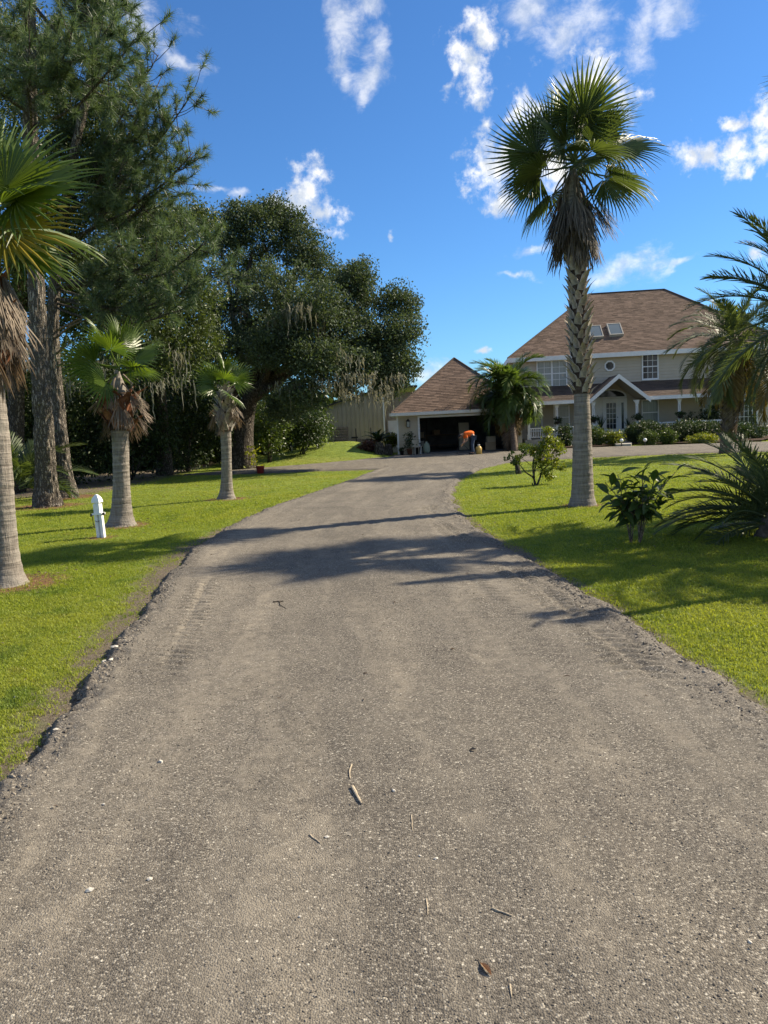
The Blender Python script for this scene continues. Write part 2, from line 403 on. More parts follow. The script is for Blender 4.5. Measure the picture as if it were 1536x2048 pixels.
M['citrus_leaf'] = m_leaf('citrus_leaf', (0.075, 0.115, 0.012), (0.24, 0.25, 0.03), 0.4, 0.4, 0.4)
M['croton_leaf'] = m_leaf('croton_leaf', (0.05, 0.02, 0.018), (0.16, 0.07, 0.04), 0.3, 0.4, 0.4)
M['plumeria_leaf'] = m_leaf('plumeria_leaf', (0.038, 0.07, 0.016), (0.085, 0.125, 0.03), 0.38, 0.4, 0.4)
M['pine_needle'] = m_leaf('pine_needle', (0.050, 0.085, 0.045), (0.145, 0.19, 0.09), 0.35, 0.45, 0.4, (1.25, 1.3, 0.7))
M['fan_leaf'] = m_leaf('fan_palm_leaf', (0.034, 0.056, 0.024), (0.10, 0.135, 0.045), 0.30, 0.42, 0.4)
M['fan_leaf_bright'] = m_leaf('fan_palm_leaf_bright', (0.038, 0.078, 0.012), (0.115, 0.165, 0.026), 0.40, 0.40, 0.4)
M['fan_leaf_yellow'] = m_leaf('fan_palm_leaf_yellow', (0.12, 0.13, 0.012), (0.32, 0.24, 0.03), 0.42, 0.45, 0.4)
M['date_leaf'] = m_leaf('date_palm_leaf', (0.046, 0.070, 0.034), (0.125, 0.155, 0.068), 0.32, 0.5, 0.3)
M['feather_leaf'] = m_leaf('feather_palm_leaf', (0.045, 0.085, 0.024), (0.13, 0.19, 0.05), 0.38, 0.36, 0.5)
M['date_old'] = m_leaf('date_palm_old_leaf', (0.12, 0.09, 0.03), (0.26, 0.18, 0.07), 0.35, 0.5, 0.3)
M['dead'] = m_leaf('dead_palm_leaf', (0.085, 0.064, 0.047), (0.27, 0.215, 0.16), 0.2, 0.7, 0.2, (1.2, 1.0, 0.8))
M['moss'] = m_leaf('spanish_moss_strand', (0.085, 0.09, 0.072), (0.25, 0.245, 0.195), 0.33, 0.8, 0.1, (1.2, 1.15, 0.9))
M['boot'] = m_plain('palm_leaf_base', (0.30, 0.265, 0.22), 0.85, 0.1, 0.45, 9, 0.4)
M['date_boot'] = m_plain('date_palm_trunk', (0.13, 0.10, 0.075), 0.9, 0.1, 0.45, 9, 0.5)
M['sleeve_dark'] = m_plain('palm_fibre', (0.075, 0.055, 0.04), 0.95, 0.05, 0.4, 20, 0.6)
M['boot_red'] = m_plain('palm_leaf_base_red', (0.17, 0.075, 0.042), 0.85, 0.1, 0.5, 9, 0.4)
M['palm_trunk'] = mat_palm_trunk('palm_trunk_grey', (0.125, 0.108, 0.090), (0.29, 0.255, 0.215))
M['pine_bark'] = mat_bark('pine_bark', (0.17, 0.145, 0.12), (0.37, 0.325, 0.27), 17, 4.0, 1.0, 0.05)
M['oak_bark'] = mat_bark('oak_bark', (0.10, 0.085, 0.068), (0.23, 0.20, 0.165), 14, 5, 1.0, 0.04)
M['twig'] = mat_bark('twig_bark', (0.16, 0.12, 0.085), (0.34, 0.27, 0.19), 40, 8, 0.5, 0.01)
M['siding'] = m_plain('beige_siding', (0.47, 0.41, 0.315), 0.55, 0.3, 0.05, 1.5, 0.05)
M['white'] = m_plain('white_trim_paint', (0.72, 0.72, 0.70), 0.5, 0.35, 0.06, 2.5, 0.05)
M['post_white'] = m_plain('white_vinyl', (0.80, 0.80, 0.77), 0.35, 0.4, 0.04, 6, 0.03)
M['shingle'] = mat_shingle('brown_shingle', (0.085, 0.060, 0.046), (0.20, 0.140, 0.105))
M['shingle_dark'] = mat_shingle('dark_brown_shingle', (0.06, 0.046, 0.038), (0.12, 0.09, 0.072))
M['glass'] = mat_glass('window_glass_dark', (0.02, 0.026, 0.03))
M['glass_cur'] = mat_glass('window_glass_curtain', (0.16, 0.18, 0.17), 0.12, 1.0)
M['skyglass'] = mat_glass('skylight_glass', (0.09, 0.12, 0.14), 0.15)
M['dead_grey'] = m_leaf('dead_palm_leaf_grey', (0.06, 0.052, 0.044), (0.185, 0.16, 0.13), 0.18, 0.75, 0.15, (1.2, 1.0, 0.8))
M['metal_siding'] = m_plain('tan_metal_siding', (0.36, 0.305, 0.225), 0.5, 0.35, 0.08, 0.8, 0.03)
M['dark'] = m_plain('dark_metal', (0.025, 0.022, 0.02), 0.5, 0.4)
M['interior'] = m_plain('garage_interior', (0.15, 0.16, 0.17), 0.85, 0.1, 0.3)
M['concrete'] = m_plain('concrete', (0.36, 0.34, 0.30), 0.9, 0.15, 0.18, 2.0, 0.3)
M['mulch'] = m_plain('bark_mulch', (0.06, 0.042, 0.03), 0.95, 0.05, 0.4, 20, 1.0)
M['cardboard'] = m_plain('cardboard', (0.34, 0.26, 0.17), 0.85, 0.1, 0.12)
M['cabinet'] = m_plain('tan_cabinet', (0.40, 0.35, 0.26), 0.5, 0.3, 0.05)
M['wood'] = m_plain('weathered_wood', (0.24, 0.19, 0.14), 0.85, 0.1, 0.3, 8, 0.5)
M['straw_wood'] = m_plain('pale_stick', (0.40, 0.33, 0.235), 0.8, 0.15, 0.25, 25, 0.4)
M['terracotta'] = m_plain('terracotta', (0.20, 0.09, 0.055), 0.8, 0.15, 0.15)
M['red'] = m_plain('red_plastic', (0.28, 0.035, 0.03), 0.45, 0.4, 0.1)
M['yellow_jug'] = m_plain('yellow_translucent_plastic', (0.62, 0.40, 0.10), 0.35, 0.4, 0.06)
M['skin'] = m_plain('skin', (0.42, 0.25, 0.17), 0.55, 0.35, 0.08, 10, 0.05)
M['orange'] = m_plain('orange_shirt', (0.80, 0.15, 0.025), 0.8, 0.15, 0.08, 12, 0.3)
M['jeans'] = m_plain('blue_jeans', (0.045, 0.065, 0.105), 0.85, 0.12, 0.2, 14, 0.3)
M['black'] = m_plain('black_rubber', (0.015, 0.015, 0.016), 0.6, 0.3)
M['cap'] = m_plain('dark_cap', (0.035, 0.033, 0.032), 0.8, 0.15)

# ------------------------------------------------------------------ ground
eL = np.array([gp(*q)[:2] for q in [(-400,2200),(-150,1850),(0,1640),(130,1460),(300,1225),(390,1110),(450,1070),(520,1030),(600,1000),(700,965),(770,937)]])
eR = np.array([gp(*q)[:2] for q in [(2300,2030),(1800,1610),(1536,1430),(1380,1330),(1200,1212),(1100,1150),(1000,1088),(935,1045),(905,1000),(920,960),(960,938)]])
def spl(xs, ys, x):   # smooth monotone-ish interpolation, held at the ends
    xs = np.asarray(xs); ys = np.asarray(ys); x = np.clip(x, xs[0], xs[-1])
    mm = np.gradient(ys, xs); i = np.clip(np.searchsorted(xs, x) - 1, 0, len(xs) - 2)
    h = xs[i+1] - xs[i]; t = (x - xs[i]) / h
    return ((2*t**3-3*t**2+1)*ys[i] + (t**3-2*t**2+t)*h*mm[i] + (-2*t**3+3*t**2)*ys[i+1] + (t**3-t**2)*h*mm[i+1])
def XL(Y): return spl(eL[:, 1], eL[:, 0], Y)
def XR(Y): return spl(eR[:, 1], eR[:, 0], Y)
nearP = np.array([(-30, 32.2), (-9, 32.2), (-7.6, 31.9), (-4.7, 30.6), (-2.5, 30.4), (0.12, 29.4), (3.45, 27.0), (4.9, 30.0), (7.7, 30.9), (11.6, 30.6), (15, 29.2), (20, 26), (34, 18)])
backP = np.array([(-30, 31.5), (-9, 31.5), (-7.6, 33.0), (-5.7, 34.6), (-3.0, 36.4), (0.4, 39.9), (0.75, 42.3), (7.4, 42.0), (7.6, 40.6), (10.1, 40.2), (14.9, 38.6), (18.8, 37.0), (34, 30)])
def YN(x): return np.interp(x, nearP[:, 0], nearP[:, 1])
def YB(x): return np.interp(x, backP[:, 0], backP[:, 1])
def road_dist(x, y):      # > 0 outside the drive, in metres
    d1 = np.maximum(XL(y) - x, x - XR(y)); d1 = np.where(y > 30, 99, d1)
    d2 = np.maximum(YN(x) - y, y - YB(x))
    return np.minimum(d1, d2)
def gz(x, y):
    x = np.asarray(x, float); y = np.asarray(y, float)
    m = 0.85 * np.exp(-(((x + 2.2) / 5.2) ** 2 + ((y - 46.0) / 6.0) ** 2) * 1.0) * sstep(-x, -1.0, 1.8) * sstep(y, 36.6, 41.5)
    m = np.maximum(m, 0.55 * sstep(y, 40, 50) * sstep(-x, -0.2, 1.5))
    n = (fbm(x * 0.5 + 31, y * 0.5 + 7, 3) - 0.5) * 0.07
    return m + n * sstep(road_dist(x, y), 0.1, 2.0)
palm_base = {k: gp(*q) for k, q in dict(big=(1165,1010), near=(12,1170), mid=(243,1052), small=(453,998), pine1=(95,1012), pine2=(137,995), citrus=(1072,970), sprig=(1035,948), plum=(1270,1088), date=(1532,1076), post=(203,1075), oak=(485,938)).items()}
def axis(lo, hi, a, b, step, growth=1.18):
    core = list(np.arange(a, b + 1e-6, step)); s = step; v = core[-1]
    while v < hi: s *= growth; v += s; core.append(v)
    s = step; v = core[0]; pre = []
    while v > lo: s *= growth; v -= s; pre.append(v)
    return np.array(pre[::-1] + core)
def grid(xs, ys):
    X, Y = np.meshgrid(xs, ys); n = len(xs)
    i = np.arange(len(ys) - 1)[:, None] * n + np.arange(n - 1)[None, :]
    return X, Y, np.stack([i, i + 1, i + n + 1, i + n], -1).reshape(-1, 4)
def put(me, name, v):
    a = me.attributes.new(name, 'FLOAT', 'POINT'); a.data.foreach_set('value', np.asarray(v, dtype=np.float32).ravel())
def dirt_of(x, y):
    d = road_dist(x, y); left = (x < 0)
    w = np.where(left, 0.8, 0.3) * (0.55 + 0.9 * fbm(x * 0.6 + 9, y * 0.6, 2)) * np.where(y < 14, 1.0, 0.5)
    v = 0.95 * (1 - sstep(d, 0.0, 1.0 * w + 0.05))
    # worn soil beside the drive on the right, under the palms' shade
    v = np.maximum(v, 0.55 * np.exp(-(((x - 2.5) / 0.55) ** 2 + ((y - 7.4) / 0.9) ** 2)))
    v = np.maximum(v, 0.9 * sstep(-x, 7, 10) * sstep(y, 21, 25))     # bare ground in the wood
    return v
def straw_of(x, y):
    v = np.zeros_like(x)
    for k, r in (('big', 0.45), ('near', 0.75), ('mid', 0.6), ('small', 0.6), ('pine1', 1.0), ('pine2', 0.9), ('post', 0.3)):
        p = palm_base[k]; q = np.hypot(x - p[0], (y - p[1]))
        v = np.maximum(v, 0.9 * (1 - sstep(q, r * 0.5, r * 1.5)))
    return v
xs = axis(-900, 900, -26, 26, 0.25); ys = axis(-120, 1500, 0, 52, 0.25)
X, Y, F = grid(xs, ys)
Z = gz(X, Y) - 0.05 * (1 - sstep(road_dist(X, Y), -0.35, -0.02))
me = mesh_np('lawn', np.stack([X, Y, Z], -1).reshape(-1, 3), F, smooth=True)
put(me, 'dirt', dirt_of(X, Y)); put(me, 'straw', straw_of(X, Y))
obj('lawn', me, M['lawn'], kind='structure')

# the drive: one long strip of millings with ruts, tread marks and crumbling edges
DRIVE = {}
def drive_h(x, y):      # height of the drive's surface
    D = DRIVE; x = np.asarray(x, float); y = np.asarray(y, float); n = len(D['rows'])
    f = np.clip(np.interp(y, D['rows'], np.arange(n)), 0, n - 1.001); i = f.astype(int); a = f - i
    l = D['l'][i]*(1-a) + D['l'][i+1]*a; q = D['r'][i]*(1-a) + D['r'][i+1]*a
    g = np.clip(np.interp(np.clip((x - l)/(q - l), 0, 1), D['t'], np.arange(len(D['t']))), 0, len(D['t']) - 1.001); j = g.astype(int); b = g - j; H = D['h']
    return (H[i, j]*(1-b) + H[i, j+1]*b)*(1-a) + (H[i+1, j]*(1-b) + H[i+1, j+1]*b)*a
def build_drive():
    rows = [1.2]
    while rows[-1] < 30.6: rows.append(rows[-1] + max(0.02, 0.0027 * rows[-1]))
    rows = np.array(rows); nc = 150
    t = np.linspace(0, 1, nc); t = 0.5 + (t - 0.5) * (1 + 0.35 * (1 - (2 * t - 1) ** 2)) / 1.0
    t = (t - t.min()) / (t.max() - t.min())
    YY = np.repeat(rows[:, None], nc, 1)
    jl = (fbm(rows * 2.3, rows * 0 + 3.3, 4) - 0.5) * 0.22; jr = (fbm(rows * 2.1, rows * 0 + 9.3, 4) - 0.5) * 0.30
    l = XL(rows) - 0.10 + jl; r = XR(rows) + 0.10 + jr
    XX = l[:, None] + (r - l)[:, None] * t[None, :]
    dl = XX - l[:, None]; dr = r[:, None] - XX
    h = 0.09 * sstep(dl, 0.0, 0.10) * sstep(dr, 0.0, 0.22)
    h = h - 0.02 + 0.015 * np.exp(-((dl - 0.24) / 0.12) ** 2)
    h += (fbm(XX * 1.1, YY * 0.5, 3) - 0.5) * 0.035 + (fbm(XX * 14, YY * 14, 3) - 0.5) * 0.010
    rough = np.exp(-(dl / 0.22) ** 2) + np.exp(-(dr / 0.4) ** 2)
    h += (fbm(XX * 24 + 5, YY * 24, 3) - 0.5) * 0.055 * rough
    # tread marks: two bars either side of a tyre line, near the right edge and at the left
    for (x_of, y0, y1, amp) in ((lambda y: XR(y) - 0.42, 4.2, 9.0, 0.016), (lambda y: XR(y) - 0.95, 4.6, 8.6, 0.011), (lambda y: XL(y) + 0.45, 4.8, 9.0, 0.012), (lambda y: XR(y) - 0.5, 10, 15.5, 0.018)):
        c = x_of(YY); u = (XX - c)
        win = sstep(YY, y0, y0 + 0.8) * (1 - sstep(YY, y1 - 0.8, y1)) * np.clip(fbm(XX * 2 + 2, YY * 1.5, 2) * 2.2 - 0.4, 0, 1)
        side = np.sign(u)
        bar = np.sin((YY + 0.25 * np.abs(u) + 0.04 * side) * 2 * np.pi / 0.13)
        h += amp * win * np.exp(-(np.abs(np.abs(u) - 0.09) / 0.075) ** 4) * np.clip(bar * 2, -1, 1)
        h -= 0.010 * win * np.exp(-(u / 0.02) ** 2)
    DRIVE.update(rows=rows, l=l, r=r, t=t, h=h)
    V = np.stack([XX, YY, h], -1).reshape(-1, 3)
    i = np.arange(len(rows) - 1)[:, None] * nc + np.arange(nc - 1)[None, :]
    F = np.stack([i, i + 1, i + nc + 1, i + nc], -1).reshape(-1, 4)
    me = mesh_np('driveway', V, F, smooth=True)
    dust = 0.7 * np.exp(-(((XX - XL(YY) - 0.55) / 0.35) ** 2)) * sstep(YY, 5.0, 6.5) * (1 - sstep(YY, 13, 17))
    dust = np.maximum(dust, 0.25 * np.exp(-(((XX - XL(YY) - 0.9) / 0.4) ** 2)) * sstep(YY, 2, 3.4) * (1 - sstep(YY, 5, 7)))
    dust = np.maximum(dust, 0.4 * np.exp(-(((XX - XR(YY) + 0.7) / 0.35) ** 2)) * sstep(YY, 8, 9) * (1 - sstep(YY, 13, 17)))
    dust = np.maximum(dust, 0.3 * np.exp(-(((XX - 0.95) / 0.35) ** 2 + ((YY - 3.4) / 0.7) ** 2)))
    wv = (fbm(YY*0.35, YY*0 + 2.2, 2) - .5)*0.9; cen = XX - (XL(YY) + XR(YY))/2
    for c0, w0, a0 in ((-1.05, .24, .62), (0.15, .18, .42), (0.95, .26, .60), (-0.35, .11, .30), (1.5, .2, .35)):
        dust = np.maximum(dust, a0 * np.exp(-((cen - c0 - wv)/w0)**2) * np.clip(fbm(XX*1.2 + c0*7, YY*0.6, 3)*2.4 - .75, 0, 1))
    put(me, 'dirt', dust); put(me, 'edge', np.clip(np.exp(-(dl / 0.12) ** 2) + 0.8 * np.exp(-(dr / 0.25) ** 2), 0, 1))
    put(me, 'lane', dl - (r - l)[:, None]*0.5)
    obj('driveway', me, M['drive'], kind='structure')
    # the forecourt and the loop that leaves to both sides
    xs = np.concatenate([np.arange(-8.7, 20, 0.12), np.arange(20, 34, 0.5)]); nr = 46
    t = np.linspace(0, 1, nr)[:, None]
    a = YN(xs) - 0.12 + (fbm(xs * 1.5, xs * 0 + 1.1, 3) - 0.5) * 0.5; b = YB(xs) + 0.1 + (fbm(xs * 1.5, xs * 0 + 6.1, 3) - 0.5) * 0.3
    YY = a[None, :] + (b - a)[None, :] * t; XX = np.repeat(xs[None, :], nr, 0)
    dn = YY - a[None, :]; db = b[None, :] - YY
    h = -0.03 + 0.078 * sstep(dn, 0, 0.3) * sstep(db, -0.05, 0.15) + (fbm(XX * 0.9, YY * 0.9, 3) - 0.5) * 0.02
    h += (fbm(XX * 7, YY * 7, 2) - 0.5) * 0.05 * np.exp(-(dn / 0.5) ** 2)
    i = np.arange(nr - 1)[:, None] * len(xs) + np.arange(len(xs) - 1)[None, :]
    F = np.stack([i, i + 1, i + len(xs) + 1, i + len(xs)], -1).reshape(-1, 4)
    me = mesh_np('forecourt', np.stack([XX, YY, h], -1).reshape(-1, 3), F, smooth=True)
    put(me, 'dirt', 0.35 * np.exp(-(((XX - 1.5) / 1.6) ** 2 + ((YY - 32.5) / 2) ** 2))); put(me, 'edge', np.clip(np.exp(-(dn / 0.35) ** 2), 0, 1))
    put(me, 'lane', XX)
    obj('forecourt', me, M['drive'], kind='structure')
build_drive()

# ------------------------------------------------------------------ scattered stuff (geometry nodes)
def scatter(name, base_me, variants, seed=0, up=True, tilt=0.0):
    coll = bpy.data.collections.new(name + '_variants')
    for v in variants: coll.objects.link(v)
    o = obj(name, base_me, None, kind='stuff')
    ng = bpy.data.node_groups.new(name + '_scatter', 'GeometryNodeTree')
    ng.interface.new_socket('Geometry', in_out='INPUT', socket_type='NodeSocketGeometry')
    ng.interface.new_socket('Geometry', in_out='OUTPUT', socket_type='NodeSocketGeometry')
    N = ng.nodes; L = ng.links
    gi = N.new('NodeGroupInput'); go = N.new('NodeGroupOutput')
    at1 = N.new('GeometryNodeInputNamedAttribute'); at1.data_type = 'FLOAT'; at1.inputs['Name'].default_value = 'dens'
    at2 = N.new('GeometryNodeInputNamedAttribute'); at2.data_type = 'FLOAT'; at2.inputs['Name'].default_value = 'gscale'
    dp = N.new('GeometryNodeDistributePointsOnFaces'); dp.inputs['Seed'].default_value = seed
    L.new(gi.outputs[0], dp.inputs['Mesh']); L.new(at1.outputs[0], dp.inputs['Density'])
    ci = N.new('GeometryNodeCollectionInfo'); ci.inputs['Collection'].default_value = coll
    ci.inputs['Separate Children'].default_value = True; ci.inputs['Reset Children'].default_value = True
    rv = N.new('FunctionNodeRandomValue'); rv.data_type = 'FLOAT_VECTOR'
    rv.inputs[0].default_value = (-tilt, -tilt, 0); rv.inputs[1].default_value = (tilt, tilt, 6.283)
    rs = N.new('FunctionNodeRandomValue'); rs.data_type = 'FLOAT'; rs.inputs[2].default_value = 0.6; rs.inputs[3].default_value = 1.35; rs.inputs['Seed'].default_value = 3
    mu = N.new('ShaderNodeMath'); mu.operation = 'MULTIPLY'; L.new(rs.outputs[1], mu.inputs[0]); L.new(at2.outputs[0], mu.inputs[1])
    ip = N.new('GeometryNodeInstanceOnPoints'); L.new(dp.outputs['Points'], ip.inputs['Points'])
    L.new(ci.outputs[0], ip.inputs['Instance']); ip.inputs['Pick Instance'].default_value = True
    L.new(rv.outputs[0], ip.inputs['Rotation']); L.new(mu.outputs[0], ip.inputs['Scale'])
    L.new(ip.outputs[0], go.inputs[0])
    md = o.modifiers.new('scatter', 'NODES'); md.node_group = ng
    return o
def tuft(seed, nb, h, spread, w):
    r = np.random.default_rng(seed); mb = MB()
    for k in range(nb):
        a = r.uniform(0, 6.28); rr = spread * math.sqrt(r.random()); b = np.array([rr*math.cos(a), rr*math.sin(a), -0.005])
        d = r.uniform(0, 6.28); lean = r.uniform(0.3, 1.25); hh = h * r.uniform(0.5, 1.1)
        dv = np.array([math.cos(d), math.sin(d), 0]); sv = np.array([-dv[1], dv[0], 0]) * w * r.uniform(0.7, 1.3)
        mid = b + dv * lean * hh * 0.3 + np.array([0, 0, hh * 0.6]); tip = b + dv * lean * hh * 0.95 + np.array([0, 0, hh * (1.0 - 0.5 * lean)])
        mb.add([b - sv, b + sv, mid + sv * 0.7, mid - sv * 0.7, tip], [np.array([(0, 1, 2, 3)]), np.array([(3, 2, 4)])], r.uniform(0, 1))
    me = mb.mesh('grass_tuft'); me.materials.append(M['grass'])
    return bpy.data.objects.new('grass_tuft', me)
def build_grass():
    xs = np.concatenate([np.arange(-26, -9, 0.5), np.arange(-9, 9, 0.2), np.arange(9, 24, 0.5)]); ys = np.concatenate([np.arange(1.2, 16, 0.2), np.arange(16, 46, 0.5)])
    X, Y, F = grid(xs, ys)
    d = road_dist(X, Y); dd = dirt_of(X, Y); st = straw_of(X, Y)
    cov = sstep(d, -0.05, 0.16) * (1 - 0.93 * sstep(dd + (fbm(X * 3, Y * 3, 3) - 0.5) * 1.1, 0.28, 0.72)) * (1 - 0.85 * sstep(st, 0.3, 0.75))
    infr = (np.abs(X) < 0.56 * Y + 2.2)
    dens = np.clip(9500 / np.maximum(Y, 2.5) ** 1.0, 120, 2400) * np.clip(1.25 - Y*0.045, 0.22, 1.0) * cov * infr
    gs = np.clip(0.85 + 0.03 * (Y - 4), 0.85, 1.3) * (0.75 + 0.6 * fbm(X * 0.8, Y * 0.8 + 40, 3))
    me = mesh_np('grass', np.stack([X, Y, gz(X, Y)], -1).reshape(-1, 3), F)
    put(me, 'dens', dens); put(me, 'gscale', gs)
    scatter('grass', me, [tuft(s, 12, 0.033, 0.055, 0.0026) for s in (1, 2, 3, 4)], 1, tilt=0.25)
build_grass()
def build_litter():
    xs = np.arange(-12, 12, 0.4); ys = np.arange(2, 26, 0.4); X, Y, F = grid(xs, ys)
    d = road_dist(X, Y); st = straw_of(X, Y); dens = ((2.0 + 60*st) * (d > .1) * (np.abs(X) < .56*Y + 2) + 0.5*(d < -.3)*(Y < 14))
    z = np.where(d < 0, drive_h(X, Y) + .002, gz(X, Y) + .028); me = mesh_np('leaf_litter', np.stack([X, Y, z], -1).reshape(-1, 3), F); put(me, 'dens', dens); put(me, 'gscale', np.ones_like(X) + .02*Y)
    vs = []
    for k in range(4):
        L, w = (.035, .009) if k < 2 else (.05, .0025); t = MB().add([(-L/2, 0, 0), (0, w, .006), (L/2, 0, .002), (0, -w, .008)], np.array([(0, 1, 2), (0, 2, 3)]), .3 + .2*k).mesh('dry_bit'); t.materials.append(M['dead']); vs.append(bpy.data.objects.new('dry_bit', t))
    scatter('leaf_litter', me, vs, 7, tilt=.3)
build_litter()
def pebble(seed, r0, tint):
    r = np.random.default_rng(seed)
    ph = (1 + 5 ** 0.5) / 2
    V = np.array([(-1,ph,0),(1,ph,0),(-1,-ph,0),(1,-ph,0),(0,-1,ph),(0,1,ph),(0,-1,-ph),(0,1,-ph),(ph,0,-1),(ph,0,1),(-ph,0,-1),(-ph,0,1)], float) / 1.9
    F = np.array([(0,11,5),(0,5,1),(0,1,7),(0,7,10),(0,10,11),(1,5,9),(5,11,4),(11,10,2),(10,7,6),(7,1,8),(3,9,4),(3,4,2),(3,2,6),(3,6,8),(3,8,9),(4,9,5),(2,4,11),(6,2,10),(8,6,7),(9,8,1)])
    V = V * r0 * (1 + r.normal(0, 0.2, (12, 1))) * np.array([1, r.uniform(0.6, 0.95), r.uniform(0.45, 0.7)])
    me = mesh_np('pebble', V, F, np.full(12, tint)); me.materials.append(M['stone'])
    return bpy.data.objects.new('pebble', me)
def build_gravel():
    xs = np.arange(-3.6, 3.4, 0.05); ys = np.concatenate([np.arange(1.6, 9, 0.06), np.arange(9, 20, 0.15)])
    X, Y, F = grid(xs, ys)
    l = XL(Y); r = XR(Y); dl = X - l; dr = r - X
    h = 0.055 * sstep(dl, -0.1, 0.1) * sstep(dr, -0.1, 0.14)
    inside = (dl > -0.12) & (dr > -0.16)
    edge = np.exp(-((dl) / 0.13) ** 2) + 0.9 * np.exp(-((dr - 0.05) / 0.22) ** 2)
    patch = sstep(fbm(X * 0.9 + 4, Y * 0.55, 4), 0.42, 0.62)
    dens = (np.clip(5200 / np.maximum(Y, 1.7), 0, 2600) * (0.06 + 0.8*patch) * (Y < 8.5) + 0.45 * edge * np.clip(2600 / np.maximum(Y, 2) ** 0.9, 60, 1000)) * inside
    gs = np.clip(0.75 + 0.05 * Y, 0.7, 1.3) * (1 + 1.9 * np.clip(edge, 0, 1) * (vn(X * 7, Y * 7) > 0.3))
    # spill of loose stones on the lawn along the left edge
    spill = (dl < -0.12) & (dl > -0.6); dens = dens + spill * 60 * (Y < 12)
    me = mesh_np('gravel', np.stack([X, Y, np.where((dl > -0.08) & (dr > -0.08), drive_h(X, Y), 0.0) - 0.0005], -1).reshape(-1, 3), F)
    put(me, 'dens', dens); put(me, 'gscale', gs)
    scatter('gravel', me, [pebble(s, 0.0050, t) for s, t in zip(range(12), (.1, .25, .35, .4, .45, .5, .55, .6, .7, .8, 1.0, 1.0))], 4, tilt=0.6)
build_gravel()

# ------------------------------------------------------------------ buildings
def siding(mb, p, q, z0, z1, lap=0.18, d=0.035, n=(0, -1, 0)):
    """lapped boards on a wall from p to q (x, y), facing n"""
    p = np.array([p[0], p[1], 0.]); q = np.array([q[0], q[1], 0.]); n = np.array(n, float); z = z0
    while z < z1 - 1e-3:
        zt = min(z + lap, z1)
        V = [p + n*d + [0,0,z], q + n*d + [0,0,z], q + [0,0,zt], p + [0,0,zt], p + [0,0,z], q + [0,0,z]]
        mb.add(V, np.array([(0, 1, 2, 3), (4, 5, 1, 0)])); z = zt
def shingle_plane(mb, o, u, v, nrm, poly, R, ex=0.145, w=(0.22, 0.42), th=0.014):
    """courses of shingles over the polygon (u, v) of a roof plane"""
    o, u, v, nrm = (np.array(a, float) for a in (o, u, v, nrm)); P = np.array(poly, float); k = len(P)
    def span(y):
        xs = []
        for i in range(k):
            a, b = P[i], P[(i+1) % k]
            if (a[1] - y) * (b[1] - y) < 0: xs.append(a[0] + (b[0]-a[0]) * (y-a[1]) / (b[1]-a[1]))
        return (min(xs), max(xs)) if len(xs) > 1 else None
    y = P[:, 1].min(); top = P[:, 1].max()
    while y < top - 1e-3:
        y1 = min(y + ex, top); s0 = span(y + 1e-4); s1 = span(y1 - 1e-4)
        if s0 and s1:
            x = s0[0]
            while x < s0[1] - 1e-3:
                x2 = min(x + R.uniform(*w), s0[1])
                if s0[1] - x2 < 0.08: x2 = s0[1]
                f = lambda a: min(max(a, s1[0]), s1[1])
                t = th * R.uniform(0.7, 1.5); e = 0.004
                q = [o+u*(x+e)+v*y, o+u*(x2-e)+v*y, o+u*(x+e)+v*y+nrm*t, o+u*(x2-e)+v*y+nrm*t, o+u*f(x2-e)+v*(y1+.01)+nrm*0.002, o+u*f(x+e)+v*(y1+.01)+nrm*0.002]
                mb.add(q, np.array([(0, 1, 3, 2), (2, 3, 4, 5)]), R.random())
                x = x2
        y = y1
def plane_axes(a, b, c):
    """eave corner a to eave corner b, c a point higher up: origin, u, v, normal"""
    a, b, c = (np.array(p, float) for p in (a, b, c)); u = (b - a) / np.linalg.norm(b - a)
    v = (c - a) - u * np.dot(c - a, u); v /= np.linalg.norm(v); return a, u, v, np.cross(u, v)
def roof(parent, planes, mat, seed, name='roof', th=0.06):
    """planes: lists of corners, the eave edge first; > shingles as a sub-part"""
    R = np.random.default_rng(seed); base = MB(); sh = MB()
    for P in planes:
        P = np.array(P, float); o, u, v, n = plane_axes(P[0], P[1], P[2])
        low = P - np.array([0, 0, th]); k = len(P); off = n * -0.004
        base.add(np.concatenate([P + off, low]), [np.array([list(range(k))]), np.array([list(range(k, 2*k))[::-1]])] + [np.array([(i, k+i, k+(i+1) % k, (i+1) % k) for i in range(k)])])
        shingle_plane(sh, o, u, v, n, [((p-o) @ u, (p-o) @ v) for p in P], R)
    r = base.ob(name, mat, parent); sh.ob('shingles', mat, r, kind='stuff'); return r
